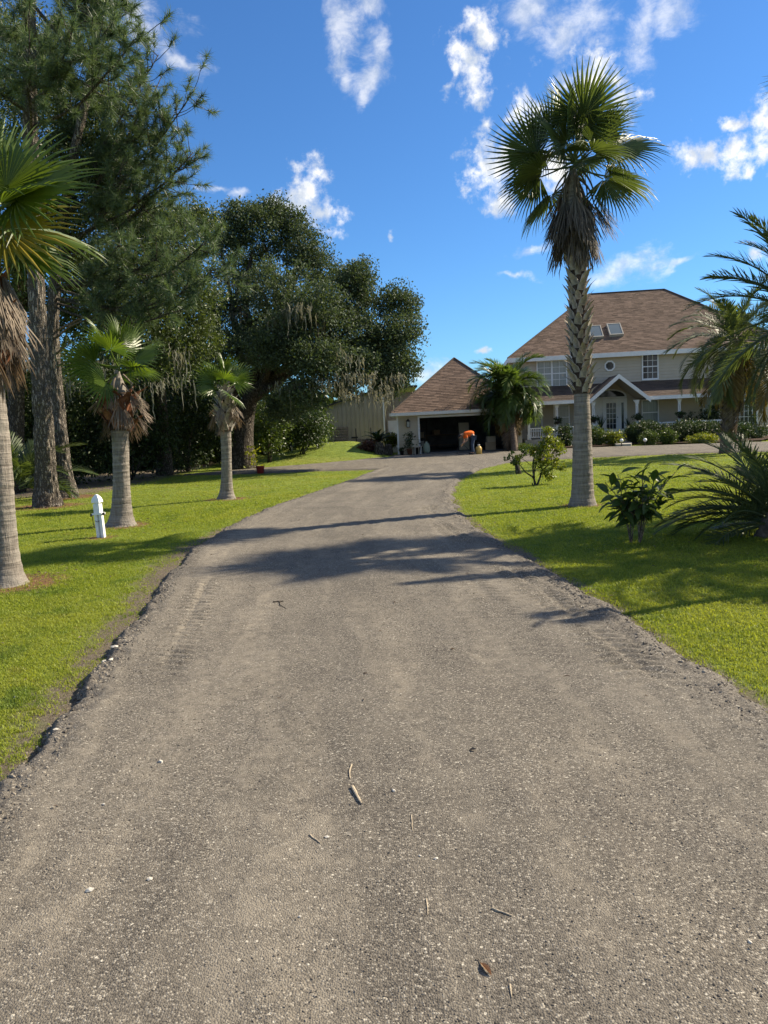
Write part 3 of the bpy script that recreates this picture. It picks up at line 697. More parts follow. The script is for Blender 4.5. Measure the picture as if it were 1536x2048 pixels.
def window(parent, x0, x1, z0, z1, y, nx=2, nz=4, rail=True, mat='glass', double=False, fw=0.07, sill=True):
    f = MB(); y0 = y - 0.06
    f.box((x0-fw, y0, z0-fw), (x0, y-0.001, z1+fw)); f.box((x1, y0, z0-fw), (x1+fw, y-0.001, z1+fw))
    f.box((x0, y0, z1), (x1, y-0.001, z1+fw)); f.box((x0, y0, z0-fw), (x1, y-0.001, z0))
    fr = f.ob('window', M['white'], parent)
    cols = [(x0, (x0+x1)/2-0.05), ((x0+x1)/2+0.05, x1)] if double else [(x0, x1)]
    if double: MB().box(((x0+x1)/2-0.05, y0-0.005, z0), ((x0+x1)/2+0.05, y-0.001, z1)).ob('mullion', M['white'], fr)
    zm = (z0 + z1) / 2 if rail else z1
    for a, b in cols:
        MB().box((a, y-0.030, z0), (b, y-0.002, zm)).ob('pane', M[mat], fr)
        if rail:
            MB().box((a, y-0.024, zm), (b, y-0.002, z1)).ob('pane', M[mat], fr)
            MB().box((a, y-0.045, zm-0.028), (b, y-0.0305, zm+0.028)).ob('meeting_rail', M['white'], fr)
        mu = MB()
        for i in range(1, nx): mu.box((a+(b-a)*i/nx-0.011, y-0.042, z0), (a+(b-a)*i/nx+0.011, y-0.031, z1))
        for j in range(1, nz):
            if rail and nz % 2 == 0 and j == nz // 2: continue
            mu.box((a, y-0.0435, z0+(z1-z0)*j/nz-0.011), (b, y-0.0325, z0+(z1-z0)*j/nz+0.011))
        obs(mu, 'muntin', M['white'], fr)
    if sill: MB().box((x0-fw-0.03, y0-0.03, z0-fw-0.04), (x1+fw+0.03, y-0.001, z0-fw)).ob('sill', M['white'], fr)
    return fr

H0 = at(1031, 800, 47.0); H0[2] = 0
def build_house():
    h = thing('house', 'large two storey beige house with brown hip roof, skylights and a front porch', 'house', tuple(H0), rad(-6))
    W, D, E = 15.5, 11.0, 5.28
    MB().box((0.02, 0.02, -0.2), (W-0.02, D-0.02, 5.25)).ob('wall', M['siding'], h); w = MB()
    siding(w, (0, 0.0), (W, 0.0), 0.3, 5.25); siding(w, (0, D), (0, 0), 0.3, 5.25, n=(-1, 0, 0)); siding(w, (W, 0), (W, D), 0.3, 5.25, n=(1, 0, 0))
    w.ob('siding_boards', M['siding'], h, kind='stuff')
    c = MB()
    for x in (0.0, W): c.box((x-0.05, -0.045, 0.3), (x+0.05, 0.05, 5.2))
    obs(c, 'corner_trim', M['white'], h)
    e = 0.42; zr = 9.6
    A, B, Cc, Dd = (-e, -e, E), (W+e, -e, E), (W+e, D+e, E), (-e, D+e, E); R0, R1 = (5.35, D/2, zr), (10.15, D/2, zr)
    roof(h, [[A, B, R1, R0], [B, Cc, R1], [Cc, Dd, R0, R1], [Dd, A, R0]], M['shingle'], 3)
    rc = MB(); rc.tube([R0, R1], 0.07, 6); 
    for a, b in ((A, R0), (B, R1), (Cc, R1), (Dd, R0)): rc.tube([np.array(a) + [0, 0, .01], np.array(b) + [0, 0, .01]], 0.06, 6)
    obs(rc, 'ridge_cap', M['shingle_dark'], h)
    f = MB()
    f.box((-e-0.02, -e-0.03, E-0.25), (W+e+0.02, -e, E+0.01)); f.box((-e-0.03, -e, E-0.25), (-e, D+e, E+0.01)); f.box((W+e, -e, E-0.25), (W+e+0.03, D+e, E+0.01))
    obs(f, 'fascia', M['white'], h)
    MB().box((-e, -e, E-0.22), (W+e, D+e, E-0.19)).ob('soffit', M['white'], h)
    # skylights
    o, u, v, n = plane_axes(A, B, R1)
    def on_roof(x, z, up): return o + u * (x + e) + v * ((z - E) / v[2]) + n * up
    for x0, x1, z0, z1 in ((4.62, 5.42, 6.25, 7.05), (5.80, 6.62, 6.33, 7.12)):
        s = MB()
        for (a, b, cc, d) in ((x0, x0+0.055, z0, z1), (x1-0.055, x1, z0, z1), (x0+.055, x1-.055, z0, z0+0.04), (x0+.055, x1-.055, z1-0.04, z1)):
            V = [on_roof(x, z, hh) for hh in (0.0, 0.17) for (x, z) in ((a, cc), (b, cc), (b, d), (a, d))]
            s.add(V, np.array([(0,3,2,1),(4,5,6,7),(0,1,5,4),(1,2,6,5),(2,3,7,6),(3,0,4,7)]))
        sk = s.ob('skylight', M['concrete'], h)
        V = [on_roof(x, z, hh) for hh in (0.1, 0.15) for (x, z) in ((x0+.057, z0+.042), (x1-.057, z0+.042), (x1-.057, z1-.042), (x0+.057, z1-.042))]
        MB().add(V, np.array([(0,3,2,1),(4,5,6,7),(0,1,5,4),(1,2,6,5),(2,3,7,6),(3,0,4,7)])).ob('pane', M['skyglass'], sk)
    vp = MB(); 
    for x, z in ((8.3, 8.3), (3.8, 6.9)):
        a = on_roof(x, z, 0); vp.tube([a, a + np.array([0, 0, 0.35])], 0.045, 8)
    # upper windows
    yw = -0.02
    window(h, 1.36, 3.02, 3.55, 5.0, yw, 2, 4, True, 'glass_cur', True)
    window(h, 7.50, 8.32, 3.70, 5.08, yw, 3, 4, True, 'glass')
    ow = MB(); k = 8; cx, cz = 5.58, 4.55
    ring = lambda r, y: [(cx - r*math.cos(rad(22.5+45*i)), y, cz + r*math.sin(rad(22.5+45*i))) for i in range(8)]
    V = ring(0.33, -0.08) + ring(0.24, -0.08) + ring(0.33, -0.02) + ring(0.24, -0.04)
    ow.add(V, np.array([(i, (i+1)%8, 8+(i+1)%8, 8+i) for i in range(8)] + [(16+i, 16+(i+1)%8, (i+1)%8, i) for i in range(8)] + [(8+i, 8+(i+1)%8, 24+(i+1)%8, 24+i) for i in range(8)]))
    wf = ow.ob('window', M['white'], h, label='small octagonal window above the entry gable')
    MB().add(ring(0.245, -0.045), np.array([list(range(8))])).ob('pane', M['glass'], wf)
    # ground floor windows and the door
    window(h, 2.30, 3.12, 0.95, 2.35, yw, 1, 2, True, 'glass_cur'); window(h, 0.75, 1.5, 0.95, 2.35, yw, 1, 2, True, 'glass_cur')
    window(h, 7.46, 8.32, 0.98, 2.40, yw, 1, 2, True, 'glass_cur'); window(h, 10.95, 11.82, 1.05, 2.45, yw, 1, 2, True, 'glass_cur')
    window(h, 12.55, 13.95, 0.85, 2.50, yw, 6, 5, False, 'glass', sill=True)
    fr = MB()
    for a, b in ((4.55, 4.65), (5.10, 5.2), (6.04, 6.14), (6.44, 6.54)): fr.box((a, -0.11, 0.5), (b, -0.019, 2.52))
    fr.box((4.55, -0.12, 2.52), (6.54, -0.019, 2.62)); df = fr.ob('door_frame', M['white'], h)
    MB().box((4.652, -0.06, 0.5), (5.098, -0.02, 2.518)).ob('side_panel', M['white'], df)
    d = MB(); x0, x1, z0, z1 = 5.2, 6.04, 0.5, 2.52
    d.box((x0+.002, -0.09, z0), (x0+0.14, -0.03, z1)); d.box((x1-0.14, -0.09, z0), (x1-.002, -0.03, z1)); d.box((x0+0.14, -0.09, z1-0.16), (x1-0.14, -0.03, z1)); d.box((x0+0.14, -0.09, z0), (x1-0.14, -0.03, z0+0.32))
    dr = d.ob('door', M['white'], h)
    MB().box((x0+0.14, -0.06, z0+0.32), (x1-0.14, -0.04, z1-0.16)).ob('pane', M['glass'], dr)
    mu = MB()
    for i in (1, 2): mu.box((x0+.14+.56*i/3-0.011, -0.075, z0+.32), (x0+.14+.56*i/3+0.011, -0.061, z1-.16))
    for j in range(1, 5): mu.box((x0+.14, -0.077, z0+.32+1.54*j/5-0.011), (x1-.14, -0.0615, z0+.32+1.54*j/5+0.011))
    obs(mu, 'muntin', M['white'], dr)
    MB().tube([(x1-0.06, -0.09, 1.5), (x1-0.06, -0.15, 1.5)], 0.03, 8).ob('handle', M['dark'], dr)
    s = MB(); s.box((6.142, -0.075, 0.5), (6.22, -0.02, 2.518)); s.box((6.36, -0.075, 0.5), (6.438, -0.02, 2.518)); s.box((6.22, -0.075, 2.36), (6.36, -0.02, 2.518)); s.box((6.22, -0.075, 0.5), (6.36, -0.02, 0.8))
    sl = s.ob('sidelight', M['white'], h); MB().box((6.22, -0.05, 0.8), (6.36, -0.03, 2.36)).ob('pane', M['glass'], sl)
    # arched light over the door
    n = 14; arc = lambda r, hgt, y: [(5.55 + r*math.cos(math.pi*i/n), y, 2.72 + hgt*math.sin(math.pi*i/n)) for i in range(n+1)]
    V = arc(0.98, 0.46, -0.09) + arc(0.88, 0.38, -0.09) + arc(0.98, 0.46, -0.02) + arc(0.88, 0.38, -0.02); N = n+1
    at_ = MB().add(V, np.array([(i, i+1, N+i+1, N+i) for i in range(n)] + [(2*N+i, 2*N+i+1, i+1, i) for i in range(n)] + [(N+i, N+i+1, 3*N+i+1, 3*N+i) for i in range(n)]))
    at_.box((4.57, -0.095, 2.64), (6.53, -0.021, 2.72)); tr = at_.ob('transom_window', M['white'], h)
    V = arc(0.885, 0.385, -0.045); MB().add(V, np.array([list(range(N))])).ob('pane', M['glass'], tr)
    # porch
    p = MB(); p.box((0.3, -2.5, -0.1), (12.3, 0.0, 0.46)); p.ob('porch_floor', M['concrete'], h)
    st = MB(); st.box((4.7, -2.85, -0.1), (6.4, -2.505, 0.30)); st.box((4.7, -3.2, -0.1), (6.4, -2.855, 0.15)); obs(st, 'step', M['concrete'], h)
    z0, z1 = 2.60, 3.55; yf = -2.75
    roof(h, [[(0.2, yf, z0), (4.02, yf, z0), (5.1, -0.03, z1), (0.2, -0.03, z1)], [(7.05, yf, z0), (12.5, yf, z0), (11.5, -0.03, z1), (6.0, -0.03, z1)], [(12.5, yf, z0), (12.5, -0.03, z0), (11.5, -0.03, z1)]], M['shingle_dark'], 8, 'porch_roof')
    f = MB(); f.box((0.15, yf-0.06, z0-0.2), (4.05, yf, z0+0.0)); f.box((7.03, yf-0.06, z0-0.2), (12.53, yf, z0+0.0)); f.box((12.5, yf, z0-0.2), (12.55, -0.02, z0)); obs(f, 'porch_fascia', M['white'], h)
    c = MB(); c.box((0.2, yf+0.005, z0-0.16), (4.0, -0.02, z0-0.12)); c.box((7.06, yf+0.005, z0-0.16), (12.49, -0.02, z0-0.12)); obs(c, 'porch_ceiling', M['siding'], h)
    gx0, gx1, ga = 3.95, 7.12, (5.53, 3.88); yg = -2.95
    roof(h, [[(gx1, -0.03, z0), (gx1, yg, z0), (ga[0], yg, ga[1]), (ga[0], -0.03, ga[1])][::1], [(gx0, yg, z0), (gx0, -0.03, z0), (ga[0], -0.03, ga[1]), (ga[0], yg, ga[1])]], M['shingle_dark'], 9, 'entry_roof')
    for (xa, xb) in ((gx0+.06, ga[0]), (gx1-.06, ga[0])): MB().add([(xa, yg+.02, z0-.07), (xb, yg+.02, ga[1]-.09), (xb, -.04, ga[1]-.09), (xa, -.04, z0-.07)], np.array([(0, 1, 2, 3)])).ob('entry_ceiling', M['cabinet'], h)
    rk = MB()
    sl_ = (ga[1]-z0) / (ga[0]-gx0); t = 0.24
    rk.prism([(gx0-0.12, z0-0.10), (ga[0], ga[1]+0.03), (ga[0], ga[1]+0.03-t), (gx0-0.12, z0-0.10-t)], yg-0.05, yg+0.0)
    rk.prism([(ga[0]+0.001, ga[1]+0.03-t), (ga[0]+0.001, ga[1]+0.03), (gx1+0.12, z0-0.10), (gx1+0.12, z0-0.10-t)], yg-0.05, yg+0.0)
    obs(rk, 'rake_board', M['white'], h)
    # posts with their brackets, railings
    for x in (0.55, 2.14, 4.18, 6.60, 8.92, 11.9):
        q = MB(); q.box((x-0.07, -2.47, 0.46), (x+0.07, -2.33, 2.44)); q.box((x-0.10, -2.5, 0.46), (x+0.10, -2.471, 0.75)); q.box((x-0.10, -2.5, 2.22), (x+0.10, -2.471, 2.44))
        po = q.ob('porch_post', M['white'], h)
        b = MB()
        for s in (-1, 1): b.add([(x+s*0.071, -2.42, 2.25), (x+s*0.071, -2.38, 2.25), (x+s*0.071, -2.42, 2.43), (x+s*0.071, -2.38, 2.43), (x+s*0.2, -2.42, 2.43), (x+s*0.2, -2.38, 2.43)], [np.array([(0,2,4),(1,5,3)]), np.array([(0,1,3,2),(2,3,5,4),(0,4,5,1)])])
        obs(b, 'bracket', M['white'], po)
    for a, b in ((0.62, 2.07), (2.21, 4.11), (6.67, 8.85), (8.99, 11.83)):
        r = MB(); r.box((a, -2.44, 1.05), (b, -2.36, 1.12)); r.box((a, -2.43, 0.56), (b, -2.37, 0.61)); rl = r.ob('railing', M['white'], h)
        q = MB(); x = a + 0.06
        while x < b - 0.04: q.box((x-0.02, -2.42, 0.61), (x+0.02, -2.38, 1.05)); x += 0.13
        q.ob('baluster', M['white'], rl, kind='stuff')
    # roof between the house and the garage
    br = MB(); br.box((-3.5, 5.3, 0), (-0.05, 8.4, 2.5)); br.ob('breezeway_wall', M['siding'], h)
    roof(h, [[(-4.4, 4.6, 2.5), (0.1, 4.6, 2.5), (0.1, 6.8, 4.3), (-4.4, 6.8, 4.3)], [(0.1, 9.0, 2.5), (-4.4, 9.0, 2.5), (-4.4, 6.8, 4.3), (0.1, 6.8, 4.3)]], M['shingle_dark'], 12, 'breezeway_roof')
    return h
house = build_house()

G0 = np.array([0.96, 42.14, 0.0])
def build_garage():
    g = thing('garage', 'beige single storey garage with brown hip roof and its wide door open', 'garage', tuple(G0), rad(-3))
    W, D, E = 6.7, 8.0, 2.30; d0, d1, dt = 1.2, 5.85, 1.98
    w = MB()
    w.box((0.02, 0.02, -0.2), (d0, 0.17, E-.02)); w.box((d1, 0.02, -0.2), (W-.02, 0.17, E-.02)); w.box((d0, 0.02, dt), (d1, 0.17, E-.02))
    w.box((0.02, 0.17, -0.2), (0.17, D, E-.02)); w.box((W-0.17, 0.17, -0.2), (W-.02, D, E-.02)); w.box((0.17, D-0.15, -0.2), (W-0.17, D, E-.02))
    w.ob('wall', M['siding'], g); w = MB()
    siding(w, (0, 0), (d0, 0), 0.05, E-.02); siding(w, (d1, 0), (W, 0), 0.05, E-.02); siding(w, (d0, 0), (d1, 0), dt+.02, E-.02); siding(w, (0, D), (0, 0), 0.05, E-.02, n=(-1, 0, 0))
    w.ob('siding_boards', M['siding'], g, kind='stuff')
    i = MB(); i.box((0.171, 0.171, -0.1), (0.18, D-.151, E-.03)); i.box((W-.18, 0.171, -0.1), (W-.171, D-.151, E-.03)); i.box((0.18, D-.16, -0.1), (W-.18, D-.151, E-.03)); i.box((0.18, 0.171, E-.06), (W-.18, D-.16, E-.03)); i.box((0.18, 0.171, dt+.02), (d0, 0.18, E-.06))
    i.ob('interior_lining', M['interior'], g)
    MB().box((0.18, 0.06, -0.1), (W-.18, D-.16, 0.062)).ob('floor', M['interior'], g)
    t = MB(); t.box((d0-.1, -0.05, 0.05), (d0, 0.19, dt+.1)); t.box((d1, -0.05, 0.05), (d1+.1, 0.19, dt+.1)); t.box((d0, -0.05, dt), (d1, 0.19, dt+.1)); t.box((-0.05, -0.045, 0.05), (0.04, 0.04, E-.05)); obs(t, 'door_trim', M['white'], g)
    dr = MB()
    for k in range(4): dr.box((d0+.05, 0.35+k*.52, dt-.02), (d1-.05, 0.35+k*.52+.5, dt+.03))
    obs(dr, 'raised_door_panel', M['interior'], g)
    e = 0.32; zr = 5.35; A, B, Cc, Dd = (-e, -e, E), (W+e, -e, E), (W+e, D+e, E), (-e, D+e, E); R0, R1 = (W/2, 3.5, zr), (W/2, D+e, zr)
    roof(g, [[A, B, R0], [B, Cc, R1, R0], [Dd, A, R0, R1]], M['shingle'], 21)
    MB().prism([(-e, E), (W+e, E), (W/2, zr)], D+0.05, D+0.2).ob('gable_end', M['siding'], g)
    rc = MB(); rc.tube([R0, R1], .06, 6)
    for a in (A, B): rc.tube([np.array(a)+[0,0,.01], np.array(R0)+[0,0,.01]], 0.055, 6)
    obs(rc, 'ridge_cap', M['shingle_dark'], g)
    f = MB(); f.box((-e-.02, -e-.12, E-.16), (W+e+.02, -e-.0, E+.0)); f.box((-e-.1, -e, E-.16), (-e, D+e, E)); obs(f, 'gutter', M['white'], g)
    MB().box((-e, -e, E-.18), (W+e, D+e, E-.15)).ob('soffit', M['white'], g)
    return g
garage = build_garage()
def gl(x, y, z=0.0):
    a = rad(-3); return (G0[0] + x*math.cos(a) - y*math.sin(a), G0[1] + x*math.sin(a) + y*math.cos(a), z)
def hl(x, y, z=0.0):
    a = rad(-6); return (H0[0] + x*math.cos(a) - y*math.sin(a), H0[1] + x*math.sin(a) + y*math.cos(a), z)

def build_shed():
    P0 = at(655, 886, 54.0); P1 = at(770, 882, 54.0)
    zb = 0.52
    s = thing('shed', 'tan ribbed metal shed behind the grass mound, with a white door', 'shed', (P0[0], 54.0, zb), 0)
    L = P1[0] - P0[0]; Ht = 2.55; ra = 1.35; Wd = 10.0
    w = MB(); xs = []; x = 0.0
    while x < L:
        xs += [(x, 0), (x+0.20, 0), (x+0.23, -0.05), (x+0.27, -0.05), (x+0.30, 0)]; x += 0.30
    xs = [q for q in xs if q[0] <= L] + [(L, 0)]
    top = lambda x: Ht + 1.15 * min(1, max(0, x / 4.2))
    V = [(x, y, 0.0) for x, y in xs] + [(x, y, top(x)) for x, y in xs]; k = len(xs)
    w.add(V, np.array([(i, i+1, k+i+1, k+i) for i in range(k-1)]))
    w.box((0.0, 0.01, -0.6), (L, 0.2, 0.3)); w.add([(0, 0, -.6), (0, Wd, -.6), (0, Wd, Ht), (0, 0, Ht)], np.array([(0, 3, 2, 1)]))
    w.ob('wall', M['metal_siding'], s)
    w2 = MB(); xs = []; x = L
    while x < L + 2.2: xs += [(x, 0.8), (x+0.20, 0.8), (x+0.23, 0.75), (x+0.27, 0.75), (x+0.30, 0.8)]; x += 0.30
    V = [(x, y, -0.6) for x, y in xs] + [(x, y, 3.4) for x, y in xs]; k = len(xs)
    w2.add(V, np.array([(i, i+1, k+i+1, k+i) for i in range(k-1)])); w2.add([(L, 0, -.6), (L, .8, -.6), (L, .8, 3.6), (L, 0, 3.6)], np.array([(0, 1, 2, 3)])); w2.ob('side_wall', M['metal_siding'], s)
    r = MB(); r.add([(-0.25, -0.3, Ht-.04), (4.2, -0.3, Ht+1.17), (4.2, Wd, Ht+1.17), (-0.25, Wd, Ht-.04), (-0.25, -0.3, Ht+.06), (4.2, -0.3, Ht+1.27), (4.2, Wd, Ht+1.27), (-0.25, Wd, Ht+.06)], np.array([(0,3,2,1),(4,5,6,7),(0,1,5,4),(1,2,6,5),(2,3,7,6),(3,0,4,7)]))
    r.box((4.2, -0.3, Ht+1.12), (L+2.4, Wd, Ht+1.25)); r.ob('roof', M['dark'], s)
    MB().box((L-.04, -0.12, 0), (L+.05, -0.055, 3.5)).ob('downspout', M['white'], s)
    d = MB(); x0 = L + 0.28; d.box((x0, 0.68, -.5), (x0+.92, 0.74, 1.45)); d.ob('door', M['white'], s)
    fr = MB(); fr.box((x0-.08, 0.66, -.5), (x0-.002, 0.745, 1.53)); fr.box((x0+.922, 0.66, -.5), (x0+1.0, 0.745, 1.53)); fr.box((x0-.002, 0.66, 1.452), (x0+.922, 0.745, 1.53)); obs(fr, 'door_frame', M['cabinet'], s)
    v = MB(); v.box((L*.42, -0.07, .35), (L*.42+.45, -0.052, .45)); v.ob('vent', M['dark'], s)
    return s, L, P0
shed, shedL, shedP = build_shed()

# ------------------------------------------------------------------ plants: building blocks
def unit(v): return v / (np.linalg.norm(v, axis=-1, keepdims=True) + 1e-12)
def leaves(C, size, R, aspect=0.5, tint=None, droop=0.0, out=None, tv=0.25):
    """one folded four-cornered leaf at every point of C"""
    n = len(C); d = unit(R.normal(0, 1, (n, 3)) + np.array([0, 0, -droop]) + (0 if out is None else out))
    s = unit(np.cross(d, R.normal(0, 1, (n, 3)))); nn = np.cross(d, s)
    L = (size * R.uniform(0.6, 1.3, n))[:, None]; w = L * aspect * 0.5
    V = np.stack([C - d*L*.5, C + s*w + nn*w*0.35, C + d*L*.5, C - s*w + nn*w*0.35], 1).reshape(-1, 3)
    i = np.arange(n)[:, None] * 4
    F = np.concatenate([i + np.array([[0, 1, 2]]), i + np.array([[0, 2, 3]])])
    t = np.clip((0.5 if tint is None else tint) + R.normal(0, tv, n), 0, 1)
    return V, F, np.repeat(t, 4)
def lobe(R, c, r, nsub, nleaf, sr, shell=0.45, flat=1.0):
    """points in clumps through an ellipsoid: thick outside, thinner inside"""
    d = unit(R.normal(0, 1, (nsub, 3))); q = R.random(nsub)[:, None] ** shell
    sub = np.array(c) + d * q * np.array(r)
    sz = sr * R.uniform(0.6, 1.5, nsub)
    P = np.repeat(sub, nleaf, 0) + np.clip(R.normal(0, 1, (nsub*nleaf, 3)), -1.7, 1.7) * np.repeat(sz, nleaf)[:, None] * np.array([1, 1, 0.75 * flat])
    return P, np.repeat(R.normal(0.45, 0.16, nsub), nleaf), sub
def limb_path(a, b, R, sag=0.1, wob=0.06, n=9):
    a = np.array(a, float); b = np.array(b, float); t = np.linspace(0, 1, n)[:, None]; L = np.linalg.norm(b - a)
    P = a + (b - a) * t; P[:, 2] += L * sag * np.sin(t[:, 0] * np.pi)
    P += np.cumsum(R.normal(0, wob * L / n, (n, 3)), 0) * np.sin(t * np.pi); return P
def bark_tube(P, r0, r1, n=14, seed=0, amp=0.08, flare=0.0, pw=0.8, fl=0.12):
    k = len(P); t = np.linspace(0, 1, k); r = r0 + (r1 - r0) * t ** pw
    r = r * (1 + flare * np.exp(-t / fl)); th = np.arange(n)
    rr = r[:, None] * (1 + amp * 2 * (fbm(t[:, None] * 9 + seed * 3.1 + th[None] * 0, th[None] * 6.0 / n * 2 + seed + t[:, None] * 0, 3) - 0.5))
    return tube(P, rr, n)
def resample(P, k):
    P = np.asarray(P, float); t = np.linspace(0, len(P) - 1, k); i = np.arange(len(P))
    return np.stack([spl(i, P[:, a], t) for a in range(3)], 1)
def moss_clump(mb, c, R, n=22, L=(0.3, 1.3), spread=0.18, w=0.022, dirx=None):
    for k in range(n):
        o = np.array(c) + (R.normal(0, spread, 3) * [1, 1, 0.3] if dirx is None else dirx * R.uniform(-1, 1) + R.normal(0, spread*0.4, 3))
        l = R.uniform(*L) * (0.3 + 0.7 * R.random()**1.5); s = R.uniform(0, 6.28); sv = np.array([math.cos(s), math.sin(s), 0]); m = 6
        pts = [o + np.array([R.normal(0, .03), R.normal(0, .03), -l*i/(m-1)]) for i in range(m)]
        ww = [w*0.5, w*1.2, w*0.9, w*0.7, w*0.4, w*0.05]
        V = []
        for p, q in zip(pts, ww): V += [p - sv*q, p + sv*q]
        mb.add(V, np.array([(2*i, 2*i+1, 2*i+3, 2*i+2) for i in range(m-1)]), R.uniform(0.1, 1))

def fan_leaf_mesh(seed, R_=1.0, pl=0.9, nseg=34, spread=105, droop=0.18, tip=0.16, fold=0.25, name='frond', mat='fan_leaf', pw=0.022, split=0.5):
    r = np.random.default_rng(seed); mb = MB()
    n = 9; t = np.linspace(0, 1, n); P = np.stack([pl*t, 0*t, -0.04*pl*np.sin(t*np.pi)], 1)
    mb.tube(P, np.linspace(pw, pw*0.55, n), 5, 0.9)
    th = np.linspace(-rad(spread), rad(spread), nseg); dth = (th[1]-th[0]); st = [0.04, 0.28, split, 0.74, 0.9, 1.0]
    for a in th:
        ln = R_ * (0.78 + 0.22*math.cos(a*0.8)) * r.uniform(0.94, 1.05); aj = a + r.normal(0, 0.012)
        kd = r.uniform(0.5, 1.5); V = []
        for i, f in enumerate(st):
            rr = f * ln
            hw = math.tan(dth/2)*rr*1.02 if f <= split else math.tan(dth/2)*split*ln*(1-(f-split)/(1-split))**0.8*0.92
            if i == len(st)-1: hw = 0.0012*R_
            x, y = rr*math.cos(aj), rr*math.sin(aj)
            z = -droop*R_*f*f*(0.4+0.6*abs(math.sin(a))) - tip*R_*kd*max(0, f-0.62)**1.6*3.2 + fold*abs(math.sin(a))*rr*0.35
            tx, ty = -math.sin(aj), math.cos(aj)
            V += [(pl+x-tx*hw, y-ty*hw, z-hw*0.45), (pl+x, y, z+hw*0.35), (pl+x+tx*hw, y+ty*hw, z-hw*0.45)]
        F = []
        for i in range(len(st)-1):
            b = 3*i; F += [(b, b+1, b+4, b+3), (b+1, b+2, b+5, b+4)]
        mb.add(V, np.array(F), np.clip(0.45 + 0.12*r.normal() + 0.2*math.cos(a*2), 0, 1))
    me = mb.mesh(name); me.materials.append(M[mat]); return me
def dead_leaf_mesh(seed, R_=0.9, pl=0.8, nseg=34, spread=34, name='dead_frond', mat='dead'):
    """a dead fan hanging shut: petiole, then straws that fall together; +X is down the leaf"""
    r = np.random.default_rng(seed); mb = MB(); n = 6; t = np.linspace(0, 1, n)
    P = np.stack([pl*t, 0*t, 0.10*np.sin(t*np.pi)*pl], 1); mb.tube(P, np.linspace(0.022, 0.012, n), 5, 0.6)
    for a in np.linspace(-rad(spread), rad(spread), nseg):
        a2 = a + r.normal(0, 0.06); ln = R_*r.uniform(0.65, 1.1); curl = r.normal(0, 0.10); zz = r.normal(0, 0.05); V = []
        for f in (0.03, 0.35, 0.65, 0.85, 1.0):
            aa = a2*(1-0.5*f); w = (0.0115 if f < 0.9 else 0.002)*R_*r.uniform(0.7, 1.3)*(0.6 if f < 0.1 else 1)
            x, y, z = pl+ln*f*math.cos(aa), ln*f*math.sin(aa)*1.1 + curl*f*f*ln, zz*f + r.normal(0, .008)
            V += [(x, y-w, z), (x, y+w, z+w*0.6)]
        mb.add(V, np.array([(2*i, 2*i+1, 2*i+3, 2*i+2) for i in range(4)]), r.uniform(0, 1))
    me = mb.mesh(name); me.materials.append(M[mat]); return me
def pinnate_mesh(seed, L=2.2, nl=46, ll=0.42, curve=0.9, vee=28, lw=0.016, droopl=0.15, mat='date_leaf', name='frond', start=0.12, rw=0.022):
    r = np.random.default_rng(seed); mb = MB(); k = 22; s = np.linspace(0, 1, k)
    ang = -curve * s ** 1.5; dx = np.cos(ang); dz = np.sin(ang); P = np.zeros((k, 3)); P[1:, 0] = np.cumsum((dx[1:]+dx[:-1])/2)*L/(k-1); P[1:, 2] = np.cumsum((dz[1:]+dz[:-1])/2)*L/(k-1)
    P[:, 1] = 0.05*L*np.sin(s*2.2)*r.normal()
    mb.tube(P, np.linspace(rw, 0.004, k), 5, 0.8)
    for j in range(nl):
        t = start + (1-start)*(j+0.5)/nl; x = t*(k-1); i = min(int(x), k-2); p = P[i]*(1-(x-i)) + P[i+1]*(x-i); T = unit(P[i+1]-P[i]); Nz = np.array([-T[2], 0, T[0]])
        l0 = ll*(0.35+0.65*math.sin(math.pi*min(1, 0.12+t*0.86))**0.7)
        fa = rad(62 - 38*t)
        for sd in (-1, 1):
            l = l0*r.uniform(0.85, 1.1); f2 = fa+r.normal(0, 0.09); v = rad(vee)+r.normal(0, 0.16)
            side = np.array([0, sd, 0])
            d = T*math.cos(f2) + (side*math.cos(v) + Nz*math.sin(v))*math.sin(f2); d = unit(d)
            wv = unit(np.cross(d, Nz + side*0.3)) * lw
            g = np.array([0, 0, -droopl*l])
            V = [p - wv*0.4, p + wv*0.4, p + d*l*0.4 - wv + g*0.15, p + d*l*0.4 + wv + g*0.15, p + d*l*0.75 - wv*0.7 + g*0.55, p + d*l*0.75 + wv*0.7 + g*0.55, p + d*l + g]
            mb.add(V, [np.array([(0, 1, 3, 2), (2, 3, 5, 4)]), np.array([(4, 5, 6)])], np.clip(r.normal(0.45, 0.2), 0, 1))
    me = mb.mesh(name); me.materials.append(M[mat]); return me
def place(name, me, parent, loc, az, el, roll=0.0, s=1.0):
    o = bpy.data.objects.new(name, me); COL.objects.link(o); o.parent = parent
    Mx = Matrix.Rotation(az, 4, 'Z') @ Matrix.Rotation(-el, 4, 'Y') @ Matrix.Rotation(roll, 4, 'X')
    o.matrix_local = Matrix.Translation(loc) @ Mx @ Matrix.Scale(s, 4); return o
